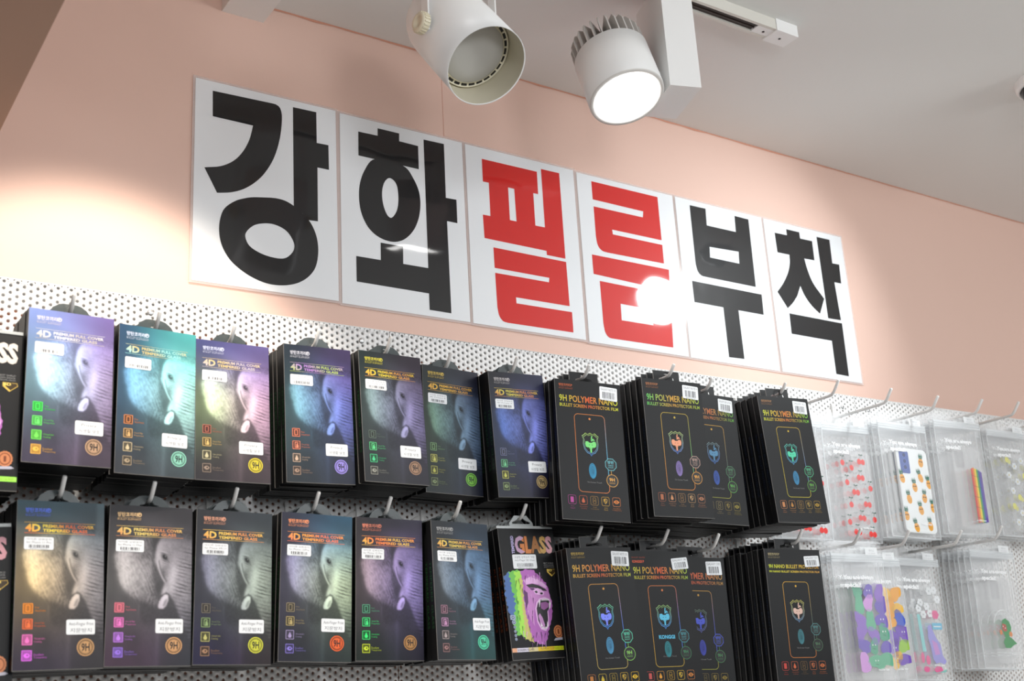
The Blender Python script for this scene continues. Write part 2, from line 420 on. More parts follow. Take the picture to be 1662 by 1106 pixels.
# ------------------------------------------------------------------ the six lettered sheets
GLYPHS = [[[[(24.2,-14.4),(111.4,-12.3),(116.8,-12.5),(118.0,-13.1),(119.3,-13.6),(120.6,-14.2),(121.8,-15.0),(122.8,-16.2),(123.7,-17.8),(124.4,-19.7),(125.1,-21.9),(125.6,-24.4),(126.0,-27.4),(126.1,-30.8),(126.1,-34.8),(125.9,-39.0),(125.6,-43.4),(125.2,-48.0),(124.7,-52.7),(124.0,-57.5),(123.3,-62.6),(122.3,-67.7),(121.2,-72.8),(120.0,-78.1),(118.5,-83.5),(116.9,-88.9),(115.1,-94.3),(113.2,-99.4),(111.0,-104.3),(108.7,-109.1),(106.2,-113.8),(103.6,-118.3),(101.0,-122.5),(98.5,-126.3),(95.9,-129.9),(93.2,-133.2),(90.4,-136.4),(87.4,-139.5),(84.3,-142.6),(81.0,-145.6),(77.6,-148.4),(74.1,-151.1),(70.6,-153.5),(67.1,-155.7),(63.5,-157.6),(59.8,-159.4),(56.1,-160.9),(52.4,-162.4),(48.5,-163.6),(44.5,-164.5),(40.4,-165.4),(36.4,-166.2),(32.4,-167.0),(14.3,-133.0),(18.9,-131.8),(23.6,-130.6),(28.3,-129.4),(32.8,-128.1),(37.1,-126.4),(41.1,-124.4),(44.9,-122.2),(48.5,-119.8),(52.0,-117.2),(55.2,-114.4),(58.2,-111.4),(61.1,-108.1),(63.7,-104.6),(66.2,-101.0),(68.5,-97.3),(70.7,-93.5),(72.6,-89.6),(74.4,-85.6),(76.1,-81.5),(77.6,-77.3),(78.9,-72.9),(80.0,-68.3),(81.0,-63.6),(81.9,-58.9),(82.9,-54.2),(24.8,-53.6)]],[[(142.9,-10.5),(179.3,-9.9),(179.4,-59.3),(197.8,-58.9),(198.0,-98.1),(180.1,-98.2),(179.7,-181.9),(163.7,-182.7),(156.7,-174.0),(143.3,-166.9)]],[[(90.9,-162.1),(96.3,-161.2),(102.6,-160.2),(109.4,-159.2),(115.9,-158.6),(121.8,-158.6),(126.7,-159.0),(131.1,-159.9),(135.1,-161.2),(139.2,-162.9),(143.4,-165.1),(147.9,-167.8),(152.7,-171.0),(157.3,-174.6),(161.7,-178.4),(165.5,-182.3),(168.6,-186.3),(171.3,-190.5),(173.5,-194.9),(175.4,-199.4),(176.9,-204.1),(178.2,-209.1),(179.0,-214.3),(179.5,-219.6),(179.7,-225.0),(179.5,-230.2),(179.0,-235.5),(178.3,-240.8),(177.1,-246.0),(175.6,-251.0),(173.5,-255.7),(170.8,-260.1),(167.6,-264.3),(163.9,-268.3),(160.0,-271.9),(155.8,-275.0),(151.4,-277.8),(146.8,-280.2),(141.8,-282.2),(136.8,-283.8),(131.7,-285.2),(126.4,-286.2),(121.0,-286.9),(115.6,-287.2),(110.1,-287.2),(104.6,-286.8),(99.2,-286.0),(93.8,-284.7),(88.4,-283.1),(83.1,-281.2),(78.1,-279.1),(73.1,-276.6),(68.1,-273.8),(63.4,-270.8),(58.9,-267.5),(55.0,-264.3),(51.6,-260.9),(48.7,-257.4),(46.1,-253.7),(43.8,-250.0),(41.9,-246.3),(40.2,-242.6),(38.9,-238.7),(37.8,-234.9),(37.0,-231.0),(36.4,-227.0),(36.1,-223.0),(35.9,-218.8),(36.0,-214.7),(36.3,-210.6),(36.8,-206.6),(37.5,-202.8),(38.4,-199.0),(39.5,-195.3),(40.9,-191.7),(42.8,-188.4),(45.1,-185.3),(47.9,-182.3),(51.0,-179.5),(54.2,-176.9),(57.4,-174.6),(60.6,-172.5),(63.9,-170.7),(67.3,-169.2),(70.7,-167.8),(74.0,-166.5),(77.2,-165.3),(80.1,-164.4),(83.2,-163.6),(86.6,-162.9)],[(72.7,-220.7),(73.7,-217.7),(75.4,-214.8),(77.6,-211.9),(80.1,-209.2),(82.7,-206.9),(85.3,-204.9),(88.2,-203.3),(91.3,-202.0),(94.5,-200.9),(97.8,-200.0),(101.1,-199.2),(104.4,-198.7),(107.9,-198.3),(111.4,-198.3),(114.8,-198.6),(118.3,-199.3),(122.0,-200.2),(125.6,-201.5),(129.0,-203.1),(132.0,-205.0),(134.7,-207.3),(137.1,-210.1),(139.2,-213.1),(141.0,-216.1),(142.3,-218.9),(143.2,-221.5),(143.7,-224.0),(143.8,-226.4),(143.5,-228.7),(143.0,-231.1),(142.0,-233.4),(140.6,-235.8),(138.9,-238.1),(137.1,-240.2),(135.3,-242.0),(133.5,-243.5),(131.7,-244.8),(129.7,-245.8),(127.5,-246.6),(125.0,-247.2),(122.0,-247.6),(118.6,-247.8),(115.1,-247.7),(111.5,-247.5),(108.0,-247.2),(104.6,-246.7),(101.1,-246.1),(97.6,-245.2),(94.3,-244.3),(91.2,-243.1),(88.1,-241.9),(85.2,-240.5),(82.4,-239.0),(79.9,-237.2),(77.8,-235.2),(76.0,-232.7),(74.5,-229.8),(73.3,-226.7),(72.7,-223.6)]]],[[[(29.8,-23.3),(61.9,-22.7),(62.2,-10.2),(98.7,-10.2),(98.3,-23.3),(130.9,-24.0),(130.7,-63.0),(29.4,-62.5)]],[[(53.1,-64.1),(49.2,-67.4),(45.9,-71.7),(43.0,-76.5),(40.4,-81.6),(38.0,-86.4),(35.9,-91.1),(34.1,-95.8),(32.6,-100.7),(31.3,-105.6),(30.3,-110.6),(29.6,-115.8),(29.2,-121.2),(29.1,-126.6),(29.1,-131.9),(29.4,-136.9),(29.9,-141.5),(30.5,-145.9),(31.4,-150.1),(32.5,-154.2),(33.9,-158.2),(35.5,-162.1),(37.5,-166.0),(39.7,-169.8),(42.1,-173.3),(44.8,-176.4),(47.7,-179.2),(50.8,-181.7),(54.2,-183.9),(57.8,-185.8),(61.5,-187.3),(65.5,-188.6),(69.7,-189.6),(74.0,-190.2),(78.3,-190.4),(82.5,-190.2),(86.6,-189.6),(90.6,-188.5),(94.6,-186.9),(98.5,-185.0),(102.1,-182.7),(105.7,-179.8),(109.2,-176.5),(112.6,-172.8),(115.7,-168.8),(118.5,-164.8),(120.9,-160.6),(123.1,-156.1),(125.0,-151.5),(126.7,-146.8),(128.1,-142.2),(129.2,-137.5),(130.1,-132.7),(130.8,-127.9),(131.2,-123.2),(131.4,-118.6),(131.4,-114.3),(131.1,-110.1),(130.7,-106.0),(130.0,-101.9),(128.9,-97.9),(127.6,-93.9),(125.8,-89.9),(123.9,-85.9),(121.8,-82.1),(119.6,-78.6),(117.6,-75.3),(115.6,-72.2),(113.4,-69.3),(110.7,-66.8),(107.3,-64.6),(102.9,-62.7),(97.7,-61.1),(92.0,-59.9),(86.2,-59.1),(80.5,-58.8),(74.9,-58.9),(69.0,-59.3),(63.2,-60.2),(57.8,-61.8)],[(81.3,-88.2),(83.3,-88.7),(85.5,-89.7),(87.7,-91.3),(89.7,-93.5),(91.2,-96.1),(92.4,-99.4),(93.2,-103.3),(93.7,-107.6),(94.0,-112.1),(94.1,-116.5),(94.0,-120.8),(93.6,-125.3),(93.1,-129.8),(92.2,-134.1),(91.1,-137.9),(89.6,-141.5),(87.8,-145.0),(85.7,-148.1),(83.6,-150.6),(81.7,-152.1),(79.9,-152.5),(78.2,-152.0),(76.5,-150.8),(74.8,-149.1),(73.4,-146.9),(72.0,-144.2),(70.6,-140.8),(69.4,-137.0),(68.4,-133.1),(67.7,-129.3),(67.2,-125.6),(66.9,-121.7),(66.9,-117.8),(67.0,-114.1),(67.4,-110.5),(68.0,-107.1),(68.9,-103.7),(69.9,-100.4),(71.1,-97.5),(72.5,-95.0),(74.0,-92.9),(75.7,-91.0),(77.5,-89.5),(79.4,-88.5)]],[[(62.5,-194.9),(99.4,-194.7),(98.8,-225.7),(62.1,-225.6)]],[[(22.9,-222.4),(140.9,-221.8),(140.8,-10.6),(177.0,-9.9),(176.5,-101.1),(195.3,-100.5),(195.0,-139.6),(176.8,-139.5),(177.5,-287.6),(140.6,-287.3),(140.4,-261.8),(22.9,-261.3)]]],[[[(30.0,-19.3),(135.5,-18.9),(135.1,-58.9),(125.5,-59.0),(125.5,-115.6),(144.1,-115.4),(144.6,-156.0),(27.5,-154.8),(26.6,-115.6),(40.6,-115.4),(40.8,-58.4),(29.8,-58.6)],[(77.0,-59.0),(88.7,-59.1),(89.4,-115.5),(77.0,-115.3)]],[[(144.0,-12.1),(180.5,-11.8),(180.7,-163.3),(144.1,-163.0)]],[[(43.0,-167.6),(181.5,-168.7),(182.2,-244.1),(79.9,-244.3),(80.1,-254.1),(186.0,-253.6),(185.9,-287.7),(61.9,-288.3),(60.2,-288.0),(58.4,-287.9),(56.7,-287.7),(55.0,-287.4),(53.5,-286.7),(52.0,-285.6),(50.6,-284.3),(49.3,-282.8),(48.1,-281.0),(47.1,-279.0),(46.3,-276.8),(45.7,-274.1),(45.3,-271.4),(44.9,-268.5),(44.4,-265.8),(43.6,-209.6),(144.6,-209.4),(146.0,-201.7),(43.3,-201.6)]]],[[[(30.3,-10.1),(174.9,-9.9),(174.7,-91.3),(66.6,-91.5),(67.1,-99.9),(175.1,-99.9),(174.7,-134.4),(52.0,-135.3),(49.7,-135.1),(47.5,-135.0),(45.2,-134.8),(43.1,-134.5),(41.1,-133.7),(39.2,-132.7),(37.4,-131.4),(35.7,-129.8),(34.3,-127.9),(33.1,-125.7),(32.2,-123.1),(31.7,-120.1),(31.3,-116.8),(31.0,-113.5),(30.6,-110.3),(30.9,-56.1),(136.9,-55.7),(139.1,-44.2),(30.3,-43.5)]],[[(19.1,-144.3),(184.4,-144.0),(181.9,-183.5),(19.3,-178.4)]],[[(30.9,-188.8),(181.9,-190.7),(176.7,-285.1),(52.1,-285.7),(49.7,-285.6),(47.2,-285.7),(44.8,-285.6),(42.5,-285.4),(40.5,-284.7),(38.8,-283.6),(37.2,-282.3),(35.8,-280.7),(34.6,-278.8),(33.6,-276.6),(32.8,-274.1),(32.3,-271.2),(31.9,-268.1),(31.6,-264.9),(31.2,-261.8)],[(70.9,-222.6),(138.0,-223.4),(137.5,-251.1),(70.1,-251.4)]]],[[[(33.0,-10.1),(70.9,-9.6),(69.6,-42.3),(140.1,-41.9),(141.5,-9.8),(176.1,-10.3),(174.4,-143.0),(57.2,-143.0),(54.5,-142.9),(51.7,-142.9),(48.9,-142.8),(46.3,-142.6),(44.0,-142.0),(42.1,-141.0),(40.3,-139.8),(38.7,-138.4),(37.4,-136.7),(36.2,-134.8),(35.3,-132.5),(34.6,-130.0),(34.1,-127.3),(33.6,-124.5),(33.1,-121.8)],[(70.8,-83.3),(141.3,-80.3),(139.7,-103.7),(69.3,-103.8)]],[[(20.3,-155.7),(187.0,-155.6),(186.0,-194.6),(124.1,-194.9),(125.1,-285.0),(88.6,-286.0),(88.0,-194.6),(20.9,-194.7)]]],[[[(25.7,-24.2),(58.1,-23.6),(58.2,-11.2),(93.2,-11.0),(93.4,-23.8),(125.8,-23.4),(125.1,-63.2),(97.3,-64.1),(98.2,-68.6),(99.0,-73.2),(99.8,-77.7),(100.9,-82.3),(102.2,-87.0),(103.8,-91.9),(105.4,-96.8),(107.4,-101.8),(109.8,-106.9),(112.8,-112.1),(116.8,-117.3),(121.5,-122.6),(126.7,-128.0),(131.9,-133.4),(137.0,-138.8),(119.5,-171.6),(115.3,-168.8),(111.1,-166.1),(106.9,-163.4),(102.9,-160.5),(99.3,-157.6),(95.9,-154.4),(92.8,-151.2),(89.9,-147.8),(87.2,-144.4),(84.7,-141.0),(82.6,-137.4),(80.8,-133.8),(79.2,-130.1),(77.7,-126.4),(76.0,-122.7),(64.2,-144.0),(61.5,-147.1),(58.9,-150.1),(56.2,-153.2),(53.5,-156.2),(50.6,-159.1),(47.5,-161.9),(44.3,-164.7),(41.0,-167.4),(37.7,-170.1),(34.5,-172.9),(12.7,-143.6),(16.3,-140.0),(19.9,-136.4),(23.5,-132.7),(27.1,-129.0),(30.6,-124.9),(34.0,-120.5),(37.6,-115.8),(41.0,-111.0),(44.2,-106.3),(46.9,-101.7),(49.2,-97.4),(51.2,-93.3),(52.8,-89.3),(54.2,-85.3),(55.4,-81.4),(56.3,-77.7),(56.8,-74.0),(57.1,-70.4),(57.3,-66.8),(57.6,-63.2),(26.4,-63.6)]],[[(139.9,-11.9),(176.2,-11.6),(174.6,-60.8),(193.7,-60.3),(191.7,-99.7),(172.6,-100.0),(175.7,-176.6),(140.3,-177.3)]],[[(36.7,-182.1),(177.2,-182.5),(175.1,-287.3),(140.9,-286.3),(141.4,-221.7),(35.6,-221.7)]]]]
SHEETS = [(0.0, 2.5014, 0.00564), (0.2167, 2.5007, 0.00138), (0.4322, 2.5002, -0.00074), (0.6487, 2.4981, -0.00068), (0.8643, 2.4975, -0.00352), (1.0799, 2.4967, -0.00082)]
SLAB = ['laminated sign sheet with black letter 강, leftmost of the row',
        'laminated sign sheet with black letter 화, beside the leftmost sheet',
        'laminated sign sheet with red letter 필, first of the two red ones',
        'laminated sign sheet with red letter 름, second of the two red ones',
        'laminated sign sheet with black letter 부, right of the red sheets',
        'laminated sign sheet with black letter 착, rightmost of the row']
TILT = [(0.0, 0.0), (0.25, 0.15), (0.1, -0.1), (0.0, 0.25), (0.3, -0.2), (0.0, 0.1)]
for (sx, sz, sr), shapes, lab, tl in zip(SHEETS, GLYPHS, SLAB, TILT):
    i = SLAB.index(lab)
    root = empty('sign_sheet', (sx, -0.0030, sz))
    root.rotation_euler = (rad(tl[0] * 0.5), -sr, rad(tl[1] * 0.5))
    tag(root, lab, 'sign', 'lettered sheets taped up on the pink wall')
    q = MB(); q.box(0, 0.21, 0, 0.0006, -0.297, 0); q.build('paper', M['paper'], root)
    q = MB()
    q.loops([[(-0.0035, -0.3005), (0.2135, -0.3005), (0.2135, 0.0035), (-0.0035, 0.0035)], [(0.0, -0.297), (0.0, 0.0), (0.21, 0.0), (0.21, -0.297)]], 0.0001, thick=0.0004)
    q.build('laminate_margin', M['laminate'], root)
    q = MB()
    for k, loops in enumerate(shapes):
        q.loops([[(x / 1000, z / 1000) for x, z in lp] for lp in loops], -0.00015 - 0.00001 * k)
    q.build('printed_letter', M['ink_red'] if i in (2, 3) else M['ink_black'], root)

# ------------------------------------------------------------------ ceiling fittings
# track rail
RY, RZ = -0.322, CEIL
tr = empty('lighting_track', (0.2, RY, RZ))
tag(tr, 'white lighting track with brown groove on the grey ceiling', 'track')
q = MB()
X0, X1 = -0.1, 0.62
def rl(x0, x1, y0, y1, z0, z1, mb): mb.box(x0 - 0.2, x1 - 0.2, y0 - RY, y1 - RY, z0 - RZ, z1 - RZ)
rl(-0.25, 0.800, -0.3375, -0.3320, RZ - 0.0185, RZ, q)
rl(-0.25, 0.800, -0.3140, -0.3085, RZ - 0.0185, RZ, q)
rl(-0.25, 0.800, -0.3320, -0.3140, RZ - 0.004, RZ, q)
q.build('rail', M['track'], tr)
q = MB()
rl(-0.25, 0.768, -0.3318, -0.3142, RZ - 0.0150, RZ - 0.0042, q)
for yy in (-0.3285, -0.3215):
    rl(-0.25, 0.768, yy - 0.0008, yy + 0.0008, RZ - 0.0168, RZ - 0.0150, q)
q.build('groove', M['groove'], tr)
q = MB()
rl(0.768, 0.806, -0.3318, -0.3142, RZ - 0.0182, RZ - 0.004, q)
rl(0.800, 0.846, -0.3395, -0.3065, RZ - 0.0205, RZ, q)
ec = q.build('end_cap', M['lamp_white'], tr)
for sx in (0.787, 0.822):
    q = MB(); q.lathe([(0.0001, 0.0006), (0.0022, 0.0004), (0.0022, 0)], (sx - 0.2, 0, -0.0182 if sx < 0.8 else -0.0205), (0, 0, -1), n=12)
    q.build('screw', M['dark'], ec)

def basis(n):
    n = Vector(n).normalized()
    h = n.cross(Vector((0, 0, 1))).normalized()
    return n, h, n.cross(h)

# unlit can spot at the left
n1, h1, k1 = basis((0.075, -0.597, -0.80))
c1 = Vector((0.2434, -0.360, 2.3989)); R1 = 0.0525
lamp = empty('can_spotlight', (0.2377, -0.322, CEIL - 0.0185))
tag(lamp, 'unlit white can spotlight with cream knobs hanging in a yoke', 'lamp', 'track spotlights under the ceiling')
off = lambda p: Vector(p) - lamp.location
q = MB()
LB = 0.150
q.lathe([(R1 - 0.0012, -0.001), (R1, 0.0), (R1, -LB + 0.03), (R1 * 0.985, -LB + 0.018), (R1 * 0.93, -LB + 0.007), (R1 * 0.82, -LB + 0.001), (0.0005, -LB)], off(c1), n1, n=72)
body = q.build('can_body', M['lamp_white'], lamp)
q = MB()
q.lathe([(R1 - 0.0012, -0.001), (R1 - 0.0016, -0.036), (R1 - 0.004, -0.046)], off(c1), n1, n=72)
q.build('reflector', M['lamp_inside'], lamp)
q = MB()
q.lathe([(R1 - 0.0025, -0.047), (0.0485, -0.041), (0.0478, -0.0385), (0.0466, -0.0380), (0.0462, -0.0400), (0.0424, -0.0402), (0.0418, -0.0378), (0.0405, -0.0375)], off(c1), n1, n=72)
q.build('bezel', M['lamp_cream'], lamp)
q = MB()
for a in range(26):
    th0, th1 = 2 * math.pi * (a + 0.12) / 26, 2 * math.pi * (a + 0.88) / 26
    pts = []
    for rr, ths in ((0.0460, (th0, (th0 + th1) / 2, th1)), (0.0425, (th1, (th0 + th1) / 2, th0))):
        for th in ths:
            pts.append(off(c1) + n1 * -0.0396 + (h1 * math.cos(th) + k1 * math.sin(th)) * rr)
    q.quad(pts)
q.build('vent_slots', M['dark'], lamp)
q = MB()
q.lathe([(0.0405, -0.0378), (0.039, -0.0362), (0.025, -0.0345), (0.0003, -0.034)], off(c1), n1, n=64)
q.build('diffuser', M['diffuser'], lamp)
piv = c1 - n1 * 0.078
for s in (1, -1):
    q = MB()
    w = h1 * s; t = Vector((-w.y, w.x, 0))
    p0 = piv + w * (R1 + 0.0028)
    Mx = Matrix((t, w, Vector((0, 0, 1)))).transposed().to_4x4(); Mx.translation = off(p0)
    q.obox(Mx, -0.0065, 0.0065, -0.001, 0.0012, -0.010, 0.150)
    q.build('yoke_arm', M['lamp_white'], lamp)
    q = MB()
    kp = piv + w * (R1 + 0.004)
    q.lathe([(0.012, 0.0), (0.013, 0.002), (0.013, 0.009), (0.0115, 0.0115), (0.0075, 0.0118), (0.0068, 0.0098), (0.0002, 0.0096)], off(kp), w, n=40)
    for a in range(20):
        th = 2 * math.pi * a / 20
        u2, v2 = t, Vector((0, 0, 1))
        Mk = Matrix.Identity(4)
        rd = u2 * math.cos(th) + v2 * math.sin(th); tg = w.cross(rd)
        Mk = Matrix((rd, w, tg)).transposed().to_4x4(); Mk.translation = off(kp) + rd * 0.013
        q.obox(Mk, -0.0004, 0.0012, 0.0015, 0.0092, -0.0009, 0.0009)
    q.build('knob', M['lamp_cream'], lamp)
q = MB()
ctop = piv + Vector((0, 0, 0.150))
Mx = Matrix((h1, Vector((-h1.y, h1.x, 0)), Vector((0, 0, 1)))).transposed().to_4x4(); Mx.translation = off(ctop)
q.obox(Mx, -R1 - 0.004, R1 + 0.004, -0.0065, 0.0065, 0.0, 0.0018)
q.build('yoke_bridge', M['lamp_white'], lamp)
q = MB(); q.box(-0.035, 0.035, -0.014, 0.014, piv.z + 0.1518 - lamp.location.z, 0.0); q.build('track_adapter', M['lamp_white'], lamp)

# lit spot with cooling fins beside its upright driver box
n2, h2, k2 = basis((0.008, -0.312, -0.95))
c2 = Vector((0.5074, -0.310, 2.4493)); R2 = 0.0538
lamp2 = empty('fin_spotlight', (0.590, -0.315, CEIL - 0.0185))
tag(lamp2, 'lit white spotlight with grey cooling fins beside a tall white driver box', 'lamp', 'track spotlights under the ceiling')
off2 = lambda p: Vector(p) - lamp2.location
q = MB()
q.lathe([(R2 - 0.0035, 0.0), (R2, -0.0012), (R2, -0.080), (R2 - 0.003, -0.082), (0.012, -0.082)], off2(c2), n2, n=80)
q.build('lamp_body', M['lamp_white'], lamp2)
q = MB()
q.lathe([(R2 - 0.0002, 0.0), (R2 - 0.0006, 0.0014), (R2 - 0.0062, 0.0014), (R2 - 0.0066, -0.0015)], off2(c2), n2, n=80)
q.build('front_rim', M['rim'], lamp2)
q = MB()
lens = [(R2 - 0.0064, -0.001)]
for k in range(9):
    rr = (R2 - 0.007) * (1 - k / 9)
    lens += [(rr, -0.0008 - (0.0006 if k % 2 else 0.0))]
lens.append((0.0003, -0.001))
q.lathe(lens, off2(c2), n2, n=64)
q.build('lens', M['glow'], lamp2)
q = MB()
for a in range(27):
    th = 2 * math.pi * a / 27
    rd = h2 * math.cos(th) + k2 * math.sin(th)
    tg = n2.cross(rd)
    ctr = off2(c2)
    for s, sg in ((0.0010, 1), (-0.0010, -1)):
        pts = [ctr + rd * r_ + n2 * t_ + tg * s for r_, t_ in ((0.012, -0.081), (R2 - 0.0012, -0.081), (R2 - 0.0012, -0.106), (R2 - 0.006, -0.116), (0.020, -0.122), (0.012, -0.122))]
        q.quad(pts if sg > 0 else pts[::-1])
    for (r0, t0), (r1, t1) in (((R2 - 0.0012, -0.081), (R2 - 0.0012, -0.106)), ((R2 - 0.0012, -0.106), (R2 - 0.006, -0.116)), ((R2 - 0.006, -0.116), (0.020, -0.122))):
        q.quad([ctr + rd * r0 + n2 * t0 + tg * 0.0010, ctr + rd * r0 + n2 * t0 - tg * 0.0010, ctr + rd * r1 + n2 * t1 - tg * 0.0010, ctr + rd * r1 + n2 * t1 + tg * 0.0010])
q.lathe([(0.013, -0.081), (0.013, -0.122), (0.0005, -0.122)], off2(c2), n2, n=24)
q.build('cooling_fins', M['fin'], lamp2)
bu = Vector((0.31, 0.951, 0)).normalized(); bv = Vector((0.951, -0.31, 0)).normalized()
Mb = Matrix((bv, bu, Vector((0, 0, 1)))).transposed().to_4x4(); Mb.translation = off2((0.589, -0.3145, 2.460))
q = MB(); q.obox(Mb, -0.0235, 0.0235, -0.046, 0.046, 0.0, CEIL - 0.0185 - 2.460)
q.build('driver_box', M['lamp_white'], lamp2)
q = MB()
pc = c2 - n2 * 0.045
q.tube([off2(pc) + bv * (R2 - 0.004), off2(pc) + bv * (R2 + 0.020)], 0.010, n=24)
q.build('pivot', M['lamp_white'], lamp2)
sp = bpy.data.lights.new('spot_bulb', 'SPOT'); sp.energy = 10; sp.color = (1.0, 0.985, 0.95); sp.spot_size = rad(100); sp.spot_blend = 0.6; sp.shadow_soft_size = 0.04
so = bpy.data.objects.new('spot_bulb', sp); COL.objects.link(so); so.parent = lamp2
so.location = off2(c2 + n2 * 0.006); so.rotation_euler = n2.to_track_quat('-Z', 'Y').to_euler()

# cable duct in the corner of wall and ceiling, and the dome camera
q = MB(); q.box(0.036, 0.0985, -0.55, 0.0, 2.619, CEIL)
tag(q.build('cable_duct', M['lamp_white']), 'white square cable duct where the pink wall meets the ceiling', 'duct')
dc = empty('dome_camera', (1.372, -0.430, CEIL))
tag(dc, 'dark dome security camera in a white ring at the right ceiling edge', 'camera')
q = MB(); q.lathe([(0.055, 0.0), (0.0545, 0.010), (0.052, 0.015), (0.048, 0.016), (0.047, 0.012)], (0, 0, 0), (0, 0, -1), n=64); q.build('ring', M['lamp_white'], dc)
q = MB(); q.lathe([(0.047, 0.012)] + [(0.047 * math.cos(rad(a)), 0.012 + 0.040 * math.sin(rad(a))) for a in range(10, 90, 10)] + [(0.0003, 0.052)], (0, 0, 0), (0, 0, -1), n=48); q.build('dome', M['dome'], dc)

# ------------------------------------------------------------------ hooks
def hook_meshes(length, rise):
    a = MB()
    a.lathe([(0.0001, 0.0022), (0.0165, 0.0022), (0.0175, 0.0010), (0.0175, 0.0)], (0, 0, 0), (0, -1, 0), n=36)
    a.box(-0.0022, 0.0022, -0.0052, 0.0, -0.020, 0.024)
    w = MB()
    L = length
    path = [(0, -0.001, 0), (0, -L + 0.010, 0), (0, -L + 0.004, 0.0006), (0, -L, 0.0028), (0, -L - 0.0035, 0.0058), (0, -L - 0.0035 - (rise - 0.0058) * 0.8, rise), (0, -L - 0.0042 - (rise - 0.0058) * 0.8, rise + 0.0012)]
    w.tube(path, [0.00245] * 6 + [0.0018], n=14)
    return a.mesh('back_plate', M['hook']), w.mesh('wire', M['hook'])
_HK = {}
def hook(x, z, yfront, label, group, rise=0.0205):
    L = round((-yfront + PY) / 0.004) * 0.004
    if (L, rise) not in _HK: _HK[L, rise] = hook_meshes(L, rise)
    L = (L, rise)
    o = empty('display_hook', (x, PY, z))
    tag(o, label, 'hook', group)
    link('back_plate', _HK[L][0], o); link('wire', _HK[L][1], o)
    return o

# ------------------------------------------------------------------ printed artwork of the boxes
GW, GH = 128, 240
gy, gx = np.mgrid[0:GH, 0:GW]
U = (gx + 0.5) / GW; Vv = (gy + 0.5) / GH
def inpoly(P):
    m = np.zeros(U.shape, bool); n = len(P); j = n - 1
    for i in range(n):
        xi, yi = P[i]; xj, yj = P[j]
        c = ((yi > Vv) != (yj > Vv)) & (U < (xj - xi) * (Vv - yi) / (yj - yi + 1e-12) + xi)
        m ^= c; j = i
    return m.astype(float)
def blur(a, s):
    r = max(1, int(3 * s)); k = np.exp(-np.arange(-r, r + 1) ** 2 / (2 * s * s)); k /= k.sum()
    a = np.pad(a, r, mode='edge')
    a = np.apply_along_axis(lambda q: np.convolve(q, k, 'valid'), 0, a)
    return np.apply_along_axis(lambda q: np.convolve(q, k, 'valid'), 1, a)
def vnoise(fx, fy, seed):
    g = np.random.default_rng(seed).random((int(fy) + 3, int(fx) + 3))
    X, Y = U * fx, Vv * fy
    i, j = X.astype(int), Y.astype(int); a, c = X - i, Y - j
    a = a * a * (3 - 2 * a); c = c * c * (3 - 2 * c)
    return (g[j, i] * (1 - a) + g[j, i + 1] * a) * (1 - c) + (g[j + 1, i] * (1 - a) + g[j + 1, i + 1] * a) * c
def lay(base, mask, val):
    return base * (1 - mask) + val * mask
